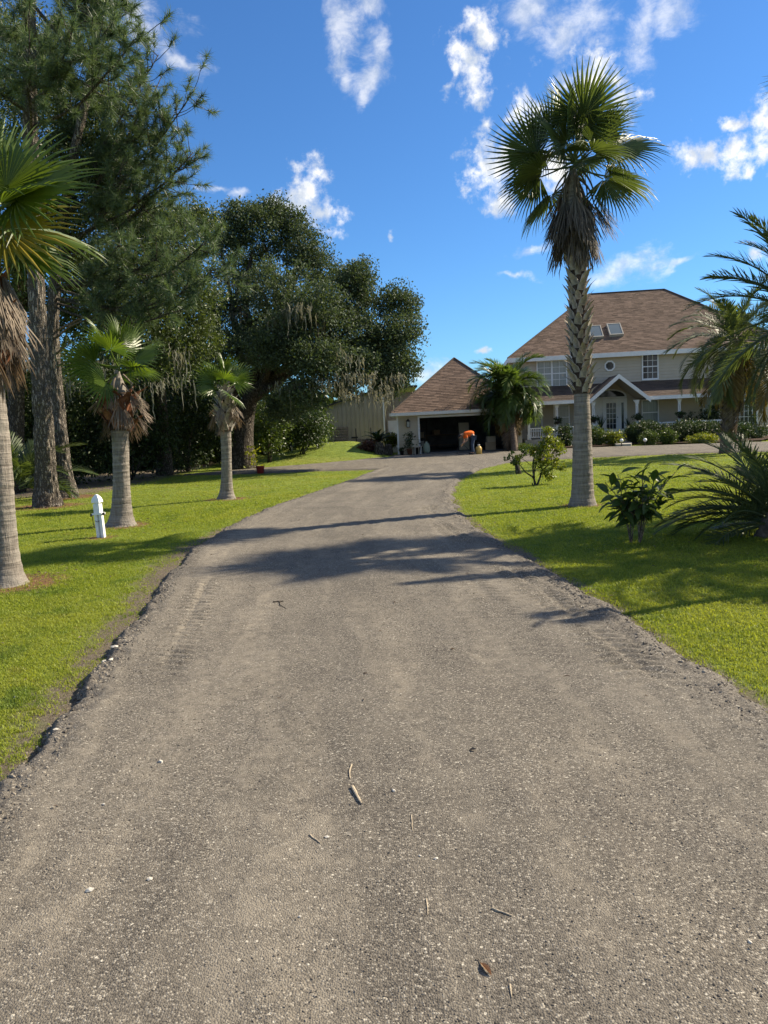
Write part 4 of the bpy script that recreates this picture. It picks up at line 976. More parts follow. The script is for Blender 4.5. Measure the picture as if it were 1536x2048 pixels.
def boot_mesh(seed, L=0.3, w=0.11, mat='boot'):
    r = np.random.default_rng(seed); mb = MB()
    # a split leaf base: broad at the trunk, two horns, standing out and up
    for sd in (-1, 1):
        k = r.uniform(0.75, 1.2)
        P = [np.array([0.0, sd*w*0.42, -0.05]), np.array([L*.2, sd*w*0.40, L*0.3]), np.array([L*.45, sd*w*0.24*k, L*0.62]), np.array([L*.78*k, sd*w*0.14, L*0.9*k])]
        W = [w*0.5, w*0.46, w*0.30, w*0.13]; T = [0.02, 0.03, 0.024, 0.012]; V = []
        for p, a, b in zip(P, W, T): V += [p + [0, -a, 0], p + [0, a, 0], p + [b, a*0.8, 0.01], p + [b, -a*0.8, 0.01]]
        F = []
        for i in range(3):
            for j in range(4): F.append((4*i+j, 4*i+(j+1) % 4, 4*i+4+(j+1) % 4, 4*i+4+j))
        F.append((12, 13, 14, 15)); mb.add(V, np.array(F))
    me = mb.mesh('leaf_base'); me.materials.append(M[mat]); return me
_cache = {}
def cached(key, fn):
    if key not in _cache: _cache[key] = fn()
    return _cache[key]
def fan_palm(label, base, hub, rb, rt, fronds, R_, pl, skirt, sk_len, boots, seed, z_boot, mat='fan_leaf', bulge=0.5, droop=0.18, group=None, boot_l=0.3, red=False, extra=(), nseg=34, sk_out=0.2):
    """base, hub: world points; fronds: how many; skirt: how many dead leaves; z_boot: (from, to) heights of the old leaf bases"""
    r = np.random.default_rng(seed); base = np.array(base, float); hub = np.array(hub, float) - base
    t_ = thing('fan_palm', label, 'palm tree', tuple(base), 0, group)
    k = 260; t = np.linspace(0, 1, k); P = hub[None] * t[:, None]; P = P * 0.985; P[:, 0] += 0.05*np.sin(t*math.pi*1.3)*hub[2]*0.12; P[0, 2] = -0.08
    z = P[:, 2]; rr = rt + (rb - rt) * np.exp(-z / (0.22*hub[2]))
    rr = rr * (1 + bulge * np.exp(-np.maximum(z, 0) / 0.14)) * (1 + 0.05 * np.sin(z * 3 + seed)) * (1 - 0.75 * sstep(z, hub[2] - 0.45, hub[2]))
    n = 30; th = np.arange(n)
    ringn = fbm(z[:, None] * 26 + 0.0*th, np.cos(th/n*6.283)[None]*1.5 + seed + 0*z[:, None], 3) - 0.5
    rr = rr[:, None] * (1 + 0.09 * ringn + 0.08*np.exp(-np.maximum(z, 0)/0.2)[:, None]*(fbm(z[:, None]*6, th[None]*0.9, 2)-0.5))
    V, F = tube(P, rr, n); MB().add(V, F).ob('trunk', M['palm_trunk'], t_, smooth=True)
    at_z = lambda zz: np.array([np.interp(zz, z, P[:, 0]), np.interp(zz, z, P[:, 1]), zz])
    if boots:
        q_ = (z > z_boot[0] - .02) & (z < z_boot[1] + .1); V, F = tube(P[q_], rr[q_]*1.06, n, False); MB().add(V, F).ob('dark_sleeve', M['sleeve_dark'], t_, smooth=True)  # dark brown sleeve added for contrast between the leaf bases
        bm = [cached(('boot', s, boot_l, red), lambda s=s: boot_mesh(s, boot_l, boot_l*0.40, 'boot_red' if red else 'boot')) for s in range(4)]
        for i in range(boots):
            zz = z_boot[0] + (z_boot[1]-z_boot[0]) * (i + 0.5) / boots; a = i * 2.39996 + r.normal(0, 0.1)
            rad_ = float(np.interp(zz, z, rr[:, 0])) * 0.98
            o = place('leaf_base', bm[i % 4], t_, at_z(zz) + rad_*np.array([math.cos(a), math.sin(a), 0]), a, r.normal(-0.05, 0.12), r.normal(0, 0.12), r.uniform(0.8, 1.2))
    fm = [cached(('fan', mat, R_, pl, droop, s, nseg), lambda s=s: fan_leaf_mesh(s + int(R_*100), R_, pl, nseg, 95 + 6*s, droop*(0.7+0.3*s), mat=mat)) for s in range(4)]
    top = hub.copy()
    for i in range(fronds):
        u = (i + 0.5) / fronds; el = rad(82 - 112*u**0.9) + r.normal(0, 0.07); a = i * 2.39996 + r.normal(0, 0.15)
        roll = r.uniform(-0.5, 0.5) + (0.75 * math.copysign(1, math.sin(a*3.7)) if r.random() < 0.45 else 0)
        place('frond', fm[i % 4], t_, top + np.array([0, 0, 0.10 - 0.22*u]), a, el, roll, r.uniform(0.82, 1.08) * (1 if u > 0.15 else 0.8))
    V_ = 0
    for (a, el, roll, s, mt) in extra:
        fx = cached(('fan', mt, R_, pl, droop, 9, nseg), lambda: fan_leaf_mesh(9, R_, pl, nseg, 100, droop, mat=mt))
        place('frond', fx, t_, top, rad(a), rad(el), rad(roll), s)
    dm = [cached(('dead', sk_len, mat, s), lambda s=s: dead_leaf_mesh(s, sk_len*0.62, sk_len*0.45, mat='dead_grey' if mat == 'fan_leaf' else 'dead')) for s in range(4)] if skirt else []
    for i in range(skirt):
        u = (i + 0.5) / skirt; a = i * 2.39996 + r.normal(0, 0.3); zz = hub[2] - 0.12 - u * sk_len * 0.55
        el = rad(-90 + 60*sk_out*(1.6 - u) + r.uniform(-6, 14))
        place('dead_frond', dm[i % 4], t_, at_z(min(zz, hub[2])) + 0.8*rt*np.array([math.cos(a), math.sin(a), 0]), a, el, r.normal(0, 0.35), r.uniform(0.7, 1.1))
    return t_
def tree(name, label, base, top, r0, r1, lobes, seed, leaf, lsize, nsub, nleaf, sr, limbs=8, bark='oak_bark', cat='tree', group=None, moss=(), droop=0.3, aspect=0.5, shell=0.45, flare=0.5, trunkpts=None, big=()):
    """lobes: (world centre, radii, weight); limbs run from the trunk to the lobes"""
    R = np.random.default_rng(seed); base = np.array(base, float); top = np.array(top, float)
    t_ = thing(name, label, cat, tuple(base), 0, group)
    P = limb_path(base - [0, 0, .15], top, R, 0.0, 0.05, 16) if trunkpts is None else resample(np.array(trunkpts), 40); P = P - base
    V, F = bark_tube(P, r0, r1, 18, seed, 0.16, flare); MB().add(V, F).ob('trunk', M[bark], t_, smooth=True)
    Vs, Fs, Ts, n = [], [], [], 0; order = sorted(range(len(lobes)), key=lambda i: -lobes[i][2])
    for j, (c, rd, wt) in enumerate(lobes):
        pts, tn, sub = lobe(R, np.array(c) - base, rd, max(3, int(nsub*wt)), nleaf, sr, shell)
        V, F, T = leaves(pts, lsize, R, aspect, tn, droop); Vs.append(V); Fs.append(F + n); Ts.append(T); n += len(V)
    me = mesh_np('foliage', np.concatenate(Vs), np.concatenate(Fs), np.concatenate(Ts)); obj('foliage', me, M[leaf], t_)
    for i in order[:limbs]:
        c = np.array(lobes[i][0]) - base; k = R.uniform(0.45, 0.95); a = P[int(k*(len(P)-1))]; ra = (r0 + (r1-r0)*k) * 0.6
        Q = limb_path(a, c, R, 0.08, 0.12, 12); mb = MB(); V, F = bark_tube(Q, max(ra, 0.05), 0.03, 9, seed+i, 0.12); mb.add(V, F)
        for q in range(4):
            s = Q[R.integers(4, 11)]; e = s + R.normal(0, 0.5, 3)*np.array(lobes[i][1]); V, F = tube(limb_path(s, e, R, 0.05, 0.12, 6), np.linspace(0.04, 0.012, 6), 5); mb.add(V, F)
        mb.ob('limb', M[bark], t_, smooth=True)
    for pts, a, b in big:      # limbs that can be followed in the photograph
        V, F = bark_tube(resample(np.array(pts) - base, 24), a, b, 12, seed + len(pts), 0.14); MB().add(V, F).ob('limb', M[bark], t_, smooth=True)
    for (c, n_, L, sp, dx) in moss:
        mb = MB(); moss_clump(mb, np.array(c) - base, R, n_, L, sp, dirx=dx); mb.ob('spanish_moss', M['moss'], t_)
    return t_
def L_(lst, dY=0.0):      # lobes seen in the photograph: x, y, half width in px, distance, weight -> place, radii, weight
    out = []
    for q in lst:
        x, y, rp, Y, w = q[:5]; r = rp * Y / FPX; out.append((at(x, y, Y + dY), (r, r * 1.1, r * (q[5] if len(q) > 5 else 0.85)), w))
    return out

# ------------------------------------------------------------------ palms along the drive
pb = palm_base
fan_palm('tall fan palm on the right lawn, hanging skirt of dead leaves over a rough trunk', pb['big'], at(1148, 322, 14.6), 0.22, 0.132, 15, 0.93, 0.66, 44, 1.2, 150, 5, (2.12, 5.25), 'fan_leaf', 0.35, boot_l=0.18,
         extra=[(105, 62, 70, 1.05, 'fan_leaf'), (60, 58, -80, 1.0, 'fan_leaf'), (182, 12, 82, 1.05, 'fan_leaf'), (178, -22, 35, 1.0, 'fan_leaf'), (2, 14, 40, 1.1, 'fan_leaf'), (-8, -35, 60, 0.95, 'fan_leaf'), (20, 40, 80, 0.95, 'fan_leaf'), (250, 48, 85, 0.9, 'fan_leaf'), (300, 60, 70, 0.95, 'fan_leaf'), (268, 68, 80, .62, 'fan_leaf'), (238, 32, 70, .66, 'fan_leaf'), (312, 26, -70, .66, 'fan_leaf'), (280, -20, 20, .6, 'fan_leaf')], sk_out=0.2)
fan_palm('fan palm cut off by the left edge, brown skirt above a ringed grey trunk', pb['near'], at(-52, 432, 9.0), 0.19, 0.14, 9, 0.90, 0.48, 34, 1.25, 26, 9, (2.6, 3.5), 'fan_leaf_bright', 0.4, red=True, droop=0.06,
         extra=[(5, 38, 70, 1.0, 'fan_leaf_bright'), (-12, 12, 45, 1.15, 'fan_leaf_bright'), (20, -14, 20, 1.05, 'fan_leaf_bright'), (-25, -24, 50, 1.0, 'fan_leaf_yellow'), (40, 62, 80, 0.95, 'fan_leaf_bright'), (-60, 20, 60, 1.0, 'fan_leaf_bright')], sk_out=0.10, nseg=28)
fan_palm('middle sized fan palm beside the white post, brown skirt hanging under its leaves', pb['mid'], at(236, 735, 14.5), 0.20, 0.15, 8, 0.64, 0.40, 15, 0.85, 26, 14, (1.85, 2.45), 'fan_leaf_bright', 0.5, red=True, droop=0.08,
         extra=[(95, 70, 80, 1.0, 'fan_leaf_bright'), (60, 55, -70, 1.05, 'fan_leaf_bright'), (-15, 15, 40, 1.0, 'fan_leaf_bright'), (190, 14, 40, 1.05, 'fan_leaf_bright')], sk_out=0.34, nseg=24)
fan_palm('smallest fan palm on the left lawn, few green leaves over a ragged brown collar', pb['small'], at(449, 772, 19.3), 0.17, 0.125, 6, 0.56, 0.30, 8, 0.75, 46, 21, (1.75, 2.75), 'fan_leaf_bright', 0.45, droop=0.08, boot_l=0.24,
         extra=[(100, 72, 80, 1.0, 'fan_leaf_bright'), (45, 60, -70, 1.0, 'fan_leaf_bright'), (0, 28, 60, 1.0, 'fan_leaf_bright'), (185, 30, 60, 1.0, 'fan_leaf_bright')], sk_out=0.34, nseg=22)
fan_palm('tall fan palm standing right of the view that shades the middle of the drive', (8.1, 12.7, 0), (8.2, 12.75, 6.5), 0.20, 0.16, 20, 1.15, 0.8, 22, 1.7, 60, 33, (4.2, 5.4), 'fan_leaf', 0.35)
fan_palm('slim young fan palm right of the view that throws a thin shadow on the drive', (5.9, 7.9, 0), (5.95, 7.9, 3.75), 0.075, 0.06, 3, 0.30, 0.08, 0, 0.5, 0, 37, (0, 0), 'fan_leaf', 0.3)
fan_palm('very tall fan palm far right of the view shading the end of the drive', (17.6, 29.9, 0), (17.7, 29.9, 13.2), 0.22, 0.17, 18, 1.2, 0.8, 24, 1.7, 0, 41, (0, 0), 'fan_leaf', 0.3)

def date_palm(label, base, hub, rt, n, L, ll, seed, mat='date_leaf', old=6, trunk=True, up=80, low=-35, boots=40, nl=46, curve=0.9, name='date_palm', lw=0.016, extra=(), dead=0):
    r = np.random.default_rng(seed); base = np.array(base, float); hub = np.array(hub, float) - base
    t_ = thing(name, label, 'palm tree', tuple(base))
    if trunk:
        k = 60; t = np.linspace(0, 1, k); P = hub[None]*t[:, None]; P[0, 2] = -0.1
        V, F = bark_tube(P, rt*1.15, rt, 18, seed, 0.1, 0.3); MB().add(V, F).ob('trunk', M['date_boot'], t_, smooth=True)
        bm = [cached(('boot', s, 0.34, 'd'), lambda s=s: boot_mesh(s, 0.30, 0.13, 'date_boot')) for s in range(4)]
        for i in range(boots):
            zz = hub[2]*(0.12 + 0.86*(i+.5)/boots); a = i*2.39996
            c = hub*(zz/hub[2]); place('leaf_base', bm[i % 4], t_, c + rt*0.95*np.array([math.cos(a), math.sin(a), 0]), a, r.normal(-0.1, .15), r.normal(0, .15), r.uniform(.8, 1.2))
    fm = [cached(('pin', mat, L, ll, nl, curve, s), lambda s=s: pinnate_mesh(s + int(L*10), L, nl, ll, curve*(0.7+0.25*s), mat=mat, lw=lw)) for s in range(4)]
    for i in range(n):
        u = (i+.5)/n; el = rad(up + (low-up)*u**0.85) + r.normal(0, .08); a = i*2.39996 + r.normal(0, .2)
        place('frond', fm[i % 4], t_, hub + np.array([0.10*math.cos(a), 0.10*math.sin(a), 0.15-0.3*u]), a, el, r.normal(0, .35), r.uniform(.8, 1.1))
    om = cached(('pinold', L, ll), lambda: pinnate_mesh(77, L*0.9, nl, ll, 0.8, mat='date_old', lw=lw)) if old else None
    for i in range(old):
        a = i*2.39996 + 1.0 + r.normal(0, .2); place('frond', om, t_, hub + np.array([0.12*math.cos(a), 0.12*math.sin(a), -0.25]), a, rad(r.uniform(-75, -45)), r.normal(0, .4), r.uniform(.8, 1.0))
    dd = cached(('pindead', L, ll), lambda: pinnate_mesh(78, L*0.8, nl, ll*0.8, 0.35, vee=-20, mat='dead', lw=lw, droopl=0.5)) if dead else None
    for i in range(dead):
        a = i*2.39996 + .4; hz = 1 - (0.2 + 0.42*hub[2]*r.random())/hub[2]; place('dead_frond', dd, t_, hub*hz + np.array([rt*math.cos(a), rt*math.sin(a), 0]), a, rad(r.uniform(-88, -74)), r.normal(0, .4), r.uniform(.7, 1.0))
    for (a, el, roll, s) in extra: place('frond', fm[1], t_, hub, rad(a), rad(el), rad(roll), s)
    return t_
date_palm('low bushy date palm at the right edge, fronds reaching left over the grass', pb['date'], pb['date'] + np.array([0.1, 0.05, 0.30]), 0.11, 54, 1.3, 0.27, 3, old=0, up=76, low=-8, boots=0, nl=34, curve=0.8, lw=0.0095,
          extra=[(178, 30, 20, 1.12), (188, 20, -20, 1.0), (170, 12, 30, 1.15), (200, 40, 0, 1.05), (165, 55, 0, 1.0), (100, 74, 0, 0.95), (183, 2, 40, 0.9)])
date_palm('tall date palm in front of the house porch, shaggy trunk and drooping brown lower fronds', gp(1450, 907), at(1470, 680, 29.5), 0.16, 56, 2.7, 0.52, 7, old=14, up=80, low=-48, boots=46, curve=1.2, lw=0.019, dead=26)
date_palm('big date palm cut off by the right edge, fronds against the sky', (6.6, 11.9, 0), at(1612, 628, 12.0), 0.2, 40, 1.75, 0.34, 12, old=6, up=82, low=-45, boots=40, curve=0.95, lw=0.011,
          extra=[(175, 55, 0, 1.0), (180, 40, 20, 1.0), (120, 70, 0, 1.0)])
date_palm('date palm standing right of the view that shades the right lawn', (8.9, 10.6, 0), (8.9, 10.6, 4.4), .2, 40, 2.0, .4, 23, old=0, curve=1.1, boots=0)
date_palm('feathery palm beside the garage door with a thick brown skirt of dead fronds', gp(1030, 903.5), at(1017, 782, 41.2), 0.14, 84, 2.3, 0.66, 17, mat='feather_leaf', old=18, up=84, low=-28, boots=0, curve=1.7, lw=0.028, name='feather_palm', dead=90, nl=44)
date_palm('shaded arching feather palm at the foot of the two pine trunks, far left', gp(35, 1003), gp(35, 1003) + np.array([0, 0, 0.5]), 0.2, 22, 2.1, 0.5, 19, mat='fan_leaf', old=0, trunk=False, up=75, low=15, curve=1.3, lw=0.02, name='feather_palm')

# ------------------------------------------------------------------ pines
def needle_tufts(P, D, R, n=56, L=0.29, w=0.007):
    k = len(P); d0 = np.repeat(unit(D), n, 0); p0 = np.repeat(P, n, 0)
    d = unit(d0*0.5 + R.normal(0, 0.55, (k*n, 3))); s = unit(np.cross(d, R.normal(0, 1, (k*n, 3)))) * w
    l = (L * R.uniform(0.7, 1.15, k*n))[:, None]; b = p0 - d0 * (0.16 * R.random(k*n))[:, None]
    V = np.stack([b - s, b + s, b + d*l + np.array([0, 0, -0.02])], 1).reshape(-1, 3)
    F = np.arange(k*n*3).reshape(-1, 3); t = np.repeat(np.clip(np.repeat(R.normal(0.45, .2, k), n) + R.normal(0, .15, k*n), 0, 1), 3)
    return V, F, t
def pine(label, base, pts, r0, r1, tips, seed, dead=()):
    R = np.random.default_rng(seed); base = np.array(base, float)
    t_ = thing('pine_tree', label, 'pine tree', tuple(base), 0, 'pair of pines on the left lawn')
    P = resample(np.array(pts) - base, 240); P[0, 2] -= 0.15
    n = 40; k = len(P); t = np.linspace(0, 1, k); r = (r0 + (r1-r0)*t**0.9) * (1 + 0.55*np.exp(-t/0.025)); th = np.arange(n)
    pl = fbm(t[:, None]*np.linalg.norm(P[-1]-P[0])*3.2 + 0*th, np.cos(th/n*6.283)[None]*3 + 5*np.sin(th/n*6.283)[None] + seed + 0*t[:, None], 3)
    rr = r[:, None]*(1 + 0.17*(np.clip(pl, .38, .62) - .5)/.12*.5 + 0.10*np.exp(-t/0.03)[:, None]*np.sin(th*6.283*5/n + seed)[None])
    V, F = tube(P, rr, n); MB().add(V, F).ob('trunk', M['pine_bark'], t_, smooth=False)
    T, D = [], []
    for j, (h, tip, rb) in enumerate(tips):
        i = int(np.clip(h, 0, 1)*(k-1)); a = P[i]; e = np.array(tip) - base
        Q = limb_path(a, e, R, -0.06, 0.10, 14); Q[:, 2] += 0.10*np.linalg.norm(e-a)*np.linspace(0, 1, 14)**3 - 0.05*np.linalg.norm(e-a)*np.linspace(0, 1, 14)
        mb = MB(); V, F = tube(Q, np.linspace(rb, 0.012, 14), 7); mb.add(V, F); L = np.linalg.norm(e - a)
        for q in range(int(8 + 5*L)):
            u = R.uniform(0.35, 1.0)*13; ii = min(int(u), 12); s = Q[ii] + (Q[ii+1]-Q[ii])*(u-ii); d = unit(unit(Q[ii+1]-Q[ii])*0.8 + R.normal(0, 0.75, 3) + [0, 0, .25])
            l = R.uniform(0.35, 1.25)*min(1, 0.4+0.14*L); w = limb_path(s, s + d*l, R, -0.08, 0.08, 6); V, F = tube(w, np.linspace(0.013, 0.005, 6), 4); mb.add(V, F)
            for f in (0.8, 1.0):
                x = f*5; m_ = min(int(x), 4); T.append(w[m_] + (w[m_+1]-w[m_])*(x-m_)); D.append(unit(w[m_+1]-w[m_]) + R.normal(0, .15, 3))
        mb.ob('branch', M['oak_bark'], t_, smooth=True)
    V, F, tt = needle_tufts(np.array(T), np.array(D), R); obj('needles', mesh_np('needles', V, F, tt), M['pine_needle'], t_, kind='stuff')
    for (h, tip) in dead:
        i = int(h*(k-1)); e = np.array(tip)-base; Q = limb_path(P[i], e, R, .1, .1, 8); V, F = tube(Q, np.linspace(.035, .008, 8), 6); MB().add(V, F).ob('dead_branch', M['twig'], t_, smooth=True)
    return t_
Y1, Y2 = 19.7, 22.9
p1 = [pb['pine1'], at(86, 830, Y1), at(76, 650, Y1), at(66, 430, Y1), at(60, 200, Y1), at(58, -60, Y1), at(62, -330, Y1)]
tips1 = [(0.62, at(x, y, Y1 + dy), .05) for x, y, dy in ((130,150,-1),(215,70,-.6),(255,105,.5),(270,95,-1.2),(230,150,0.4),(190,30,.8),(150,60,-1.5),(60,80,-2),(20,50,-1),(240,20,1),(95,110,1.5),(-60,120,-1),(-90,20,1),(120,-40,1),(40,-60,-1.5),(200,-50,.5),(-40,-90,0))]
tips1 = [(0.60 + 0.33*R_, t, r) for (h, t, r), R_ in zip(tips1, np.random.default_rng(2).random(len(tips1)))] + [(0.97, at(62+dx, -330+dy, Y1+dz), .03) for dx, dy, dz in ((60,-60,.5),(-70,-40,0),(0,-110,0),(40,20,-1),(-40,30,1))]
pine('thicker pine trunk in front, left of the pair, with bark in plates', pb['pine1'], p1, 0.255, 0.11, tips1, 3)
p2 = [pb['pine2'], at(118, 830, Y2), at(106, 640, Y2), at(120, 480, Y2), at(150, 300, Y2), at(185, 130, Y2), at(200, -80, Y2)]
tips2 = [(h, at(x, y, Y2+dy), r) for h, x, y, dy, r in ((.62,318,125,-.5,.05),(.55,385,205,-1,.055),(.52,350,245,.5,.045),(.50,388,322,-1,.055),(.47,345,372,.3,.045),(.58,300,180,.8,.04),(.55,285,235,-1,.04),(.53,325,170,.2,.04),(.50,290,300,1,.04),(.47,250,330,-1.5,.04),(.46,365,345,-.5,.04),(.48,260,380,.5,.04),(.6,300,260,0,.04),
          (.42,415,500,-2,.05),(.40,430,560,-2.2,.05),(.41,330,520,-1.5,.04),(.38,400,590,-2,.045),(.37,310,600,-1,.04),(.40,370,485,-.5,.04),(.36,350,640,-2,.04),(.38,270,560,-1.2,.04),(.40,240,500,-2,.04),(.66,130,200,1,.04),(.7,220,60,1,.04),(.8,250,-40,0,.04),(.85,130,-60,0,.04),(.95,200,-140,0,.03),(.97,260,-110,.5,.03),(.97,150,-130,.5,.03),(.60,60,250,1,.04),(.55,40,330,2,.04))]
pine('thinner pine trunk behind, right of the pair, with two bare white branch stubs', pb['pine2'], p2, 0.20, 0.085, tips2, 8, dead=[(.27, at(150, 690, Y2-.6)), (.25, at(152, 722, Y2-.8)), (.30, at(250, 640, Y2-1.5)), (.31, at(300, 650, Y2-1))])

# ------------------------------------------------------------------ oaks and the other broadleaf trees
ob = pb['oak']; OY = float(ob[1])
ol = L_([(520,465,62,36,1.1),(440,470,52,35,.9),(605,500,52,36,1),(545,425,32,36,.5),(480,430,34,35,.4),(590,445,28,36,.35),(440,600,75,34,1),(560,585,80,37,1.2),(630,620,62,35,1),(640,540,45,36,.6),(500,540,60,38,.9),(700,600,62,38,1),(715,555,38,37,.6),(700,670,62,36,1),(795,610,42,37,.7),(800,665,45,36,.8),(790,730,46,36,.9),(765,700,50,38,.8),(778,762,34,36,.7),(715,732,44,35,.8),(640,722,58,34,1.0),(560,690,70,35,1.1),(470,690,65,33,1),(600,790,42,34,.6),(690,775,20,35,.25),(520,760,50,36,.7),(560,815,38,37,.5),(590,660,70,38.5,.8),(500,640,60,38.5,.7),(690,650,55,38.5,.5),(640,720,50,38,.6)])
for q in range(len(ol)):      # the right half of the crown reaches towards the camera
    c, rd_, w_ = ol[q]
    if c[0] > -5.4 and c[2] < 8.6: k_ = 1 - 3.8/c[1]; ol[q] = ((c - _C)*k_ + _C, tuple(v*k_ for v in rd_), w_)
R_ = np.random.default_rng(4); moss = []
for x, y, w, n_ in [(450,600,22,26),(425,640,30,34),(470,640,18,26),(415,660,22,26),(590,630,26,34),(560,650,24,30),(540,670,24,26),(610,640,18,22),(700,790,20,26),(720,770,24,30),(760,800,20,26),(785,770,18,20),(640,770,26,26),(600,780,26,24),(670,780,22,24),(560,780,22,20),(620,740,26,20),(700,720,26,20),(740,760,20,22),(775,800,14,18),(795,760,12,14),(480,720,26,24),(530,740,24,22),(690,800,10,12),(745,790,12,14),(478,585,14,30),(492,560,10,24),(470,630,14,30),(600,628,26,40),(640,650,14,30),(700,800,16,30),(720,795,10,14),(772,785,12,16),(690,760,20,26)]:
    Y = R_.uniform(31.8, 34.0) - (3.2 if x > 545 else 0); r = w*Y/FPX
    moss.append((at(x, y - 14, Y), n_, (0.35, 1.35) if y < 700 else (0.3, 1.1), r*0.5, np.array([r, 0, -r*R_.uniform(-.3, .5)])))
tree('live_oak', 'big live oak hung with grey moss, leaning towards the metal shed', ob, at(470, 640, OY-1), 0.52, 0.24, ol, 6, 'oak_leaf', 0.12, 120, 54, 0.21, 14, 'oak_bark', 'oak tree', None, moss, 0.25, 0.55, 0.4, 0.35,
     trunkpts=[ob, at(487, 880, OY), at(492, 830, OY), at(505, 790, OY-.3), at(545, 755, OY-.6), at(600, 725, OY-1)], big=[([at(490,835,OY), at(462,780,OY-.5), at(440,715,OY-1.5), at(436,660,OY-1.8), at(420,590,OY-1.5)], .24, .10), ([at(440,715,OY-1.5), at(428,670,OY-2), at(412,610,OY-2.2)], .13, .07), ([at(545,755,OY-.6), at(620,712,OY-2.0), at(690,690,OY-2.4), at(760,660,OY-2.4)], .26, .08), ([at(505,790,OY-.3), at(520,700,OY-.5), at(560,610,OY+.8), at(600,520,OY+1)], .26, .08), ([at(520,700,OY-.5), at(490,600,OY+.5), at(505,500,OY+.5)], .2, .07), ([at(620,712,OY-2.0), at(660,640,OY-2.2), at(700,580,OY-2.4)], .14, .05)])
l1 = L_([(60,300,105,24,1.4),(150,250,85,24.5,1),(205,210,45,24,.6),(215,290,38,23.5,.5),(120,400,100,23,1.2),(20,180,80,25,.9),(200,350,55,24,.7),(90,180,60,26,.7),(-60,300,100,24,1),(-40,440,100,23,1),(30,520,90,24,1),(150,500,80,24,1),(-120,420,90,25,.8),(110,80,70,27,.6),(0,60,80,27,.6)])
tree('broadleaf_tree', 'tall glossy leaved tree behind the left fan palm, reaching the top corner', gp(25, 985), at(60, 330, 24), 0.3, 0.15, l1, 31, 'laurel_leaf', 0.105, 95, 54, 0.22, 9, cat='tree', moss=[(at(60,690,22),22,(.5,1.6),.3,None),(at(190,720,23),22,(.5,1.4),.3,None)])
l2 = L_([(290,460,50,27,.7),(240,430,55,27,.8),(330,450,48,28,.7),(385,440,42,29,.6),(280,540,75,27,1),(350,520,60,28,.9),(200,560,80,26,1),(220,640,80,26,1),(310,640,80,27,1),(390,600,62,28,.9),(390,690,60,29,.8),(120,620,70,26,.9),(330,720,60,28,.7)])
tree('broadleaf_tree', 'dense tree between the pines and the mossy oak, dark under its crown', gp(330, 950), at(300, 560, 28), 0.28, 0.13, l2, 32, 'laurel_leaf', 0.12, 95, 50, 0.24, 8, cat='tree', moss=[(at(300,770,26.5),26,(.4,1.5),.4,None),(at(260,800,27),20,(.4,1.2),.3,None),(at(345,760,26),20,(.4,1.4),.3,None),(at(360,700,26),22,(.5,1.5),.3,None),(at(140,760,25),18,(.4,1.4),.3,None)])
def bush(label, c, r, n, size, leaf, seed, name='shrub', aspect=0.5, sr=0.12, group=None, stems=5, cat='shrub', nl=30):
    R = np.random.default_rng(seed); c = np.array(c, float); b = np.array([c[0], c[1], float(gz(c[0], c[1]))]); r = np.array(r, float)
    t_ = thing(name, label, cat, tuple(b), 0, group); mid = np.array([0, 0, c[2] - b[2]])
    P, tn, sub = lobe(R, mid, r, n, nl, sr, 0.4); P = P[P[:, 2] > 0.01]; tn = tn[:len(P)]
    V, F, T = leaves(P, size, R, aspect, tn, 0.15); obj('foliage', mesh_np('foliage', V, F, T), M[leaf], t_)
    mb = MB()
    for i in range(stems):
        q = sub[R.integers(len(sub))]; V, F = tube(limb_path(np.array([R.normal(0, .06), R.normal(0, .06), -.05]), q, R, 0.05, .1, 7), np.linspace(0.03, 0.008, 7)*min(1.5, max(0.4, r[2])), 5); mb.add(V, F)
    mb.ob('stem', M['oak_bark'], t_, smooth=True); return t_
def bpx(x, ytop, ybot, wpx, Y):      # a bush seen from ytop to ybot, wpx wide, at distance Y
    a = at(x, (ytop + ybot)/2, Y); return a, (wpx/2*Y/FPX, wpx/2*Y/FPX*0.9, (ybot - ytop)/2*Y/FPX)
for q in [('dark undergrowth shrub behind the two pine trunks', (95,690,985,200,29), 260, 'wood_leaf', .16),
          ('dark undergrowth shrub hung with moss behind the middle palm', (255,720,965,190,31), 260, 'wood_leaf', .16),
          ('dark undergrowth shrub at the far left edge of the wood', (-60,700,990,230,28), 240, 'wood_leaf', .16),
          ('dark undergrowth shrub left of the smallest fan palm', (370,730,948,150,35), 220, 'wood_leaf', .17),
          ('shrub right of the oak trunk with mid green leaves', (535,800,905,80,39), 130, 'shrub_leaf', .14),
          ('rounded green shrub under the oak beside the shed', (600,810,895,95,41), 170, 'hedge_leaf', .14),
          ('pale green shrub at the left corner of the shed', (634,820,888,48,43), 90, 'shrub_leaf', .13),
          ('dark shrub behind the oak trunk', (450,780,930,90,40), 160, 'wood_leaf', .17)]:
    c, r = bpx(*q[1]); bush(q[0], c, r, q[2], q[4], q[3], int(q[1][0]) + 300, sr=0.28, nl=44)
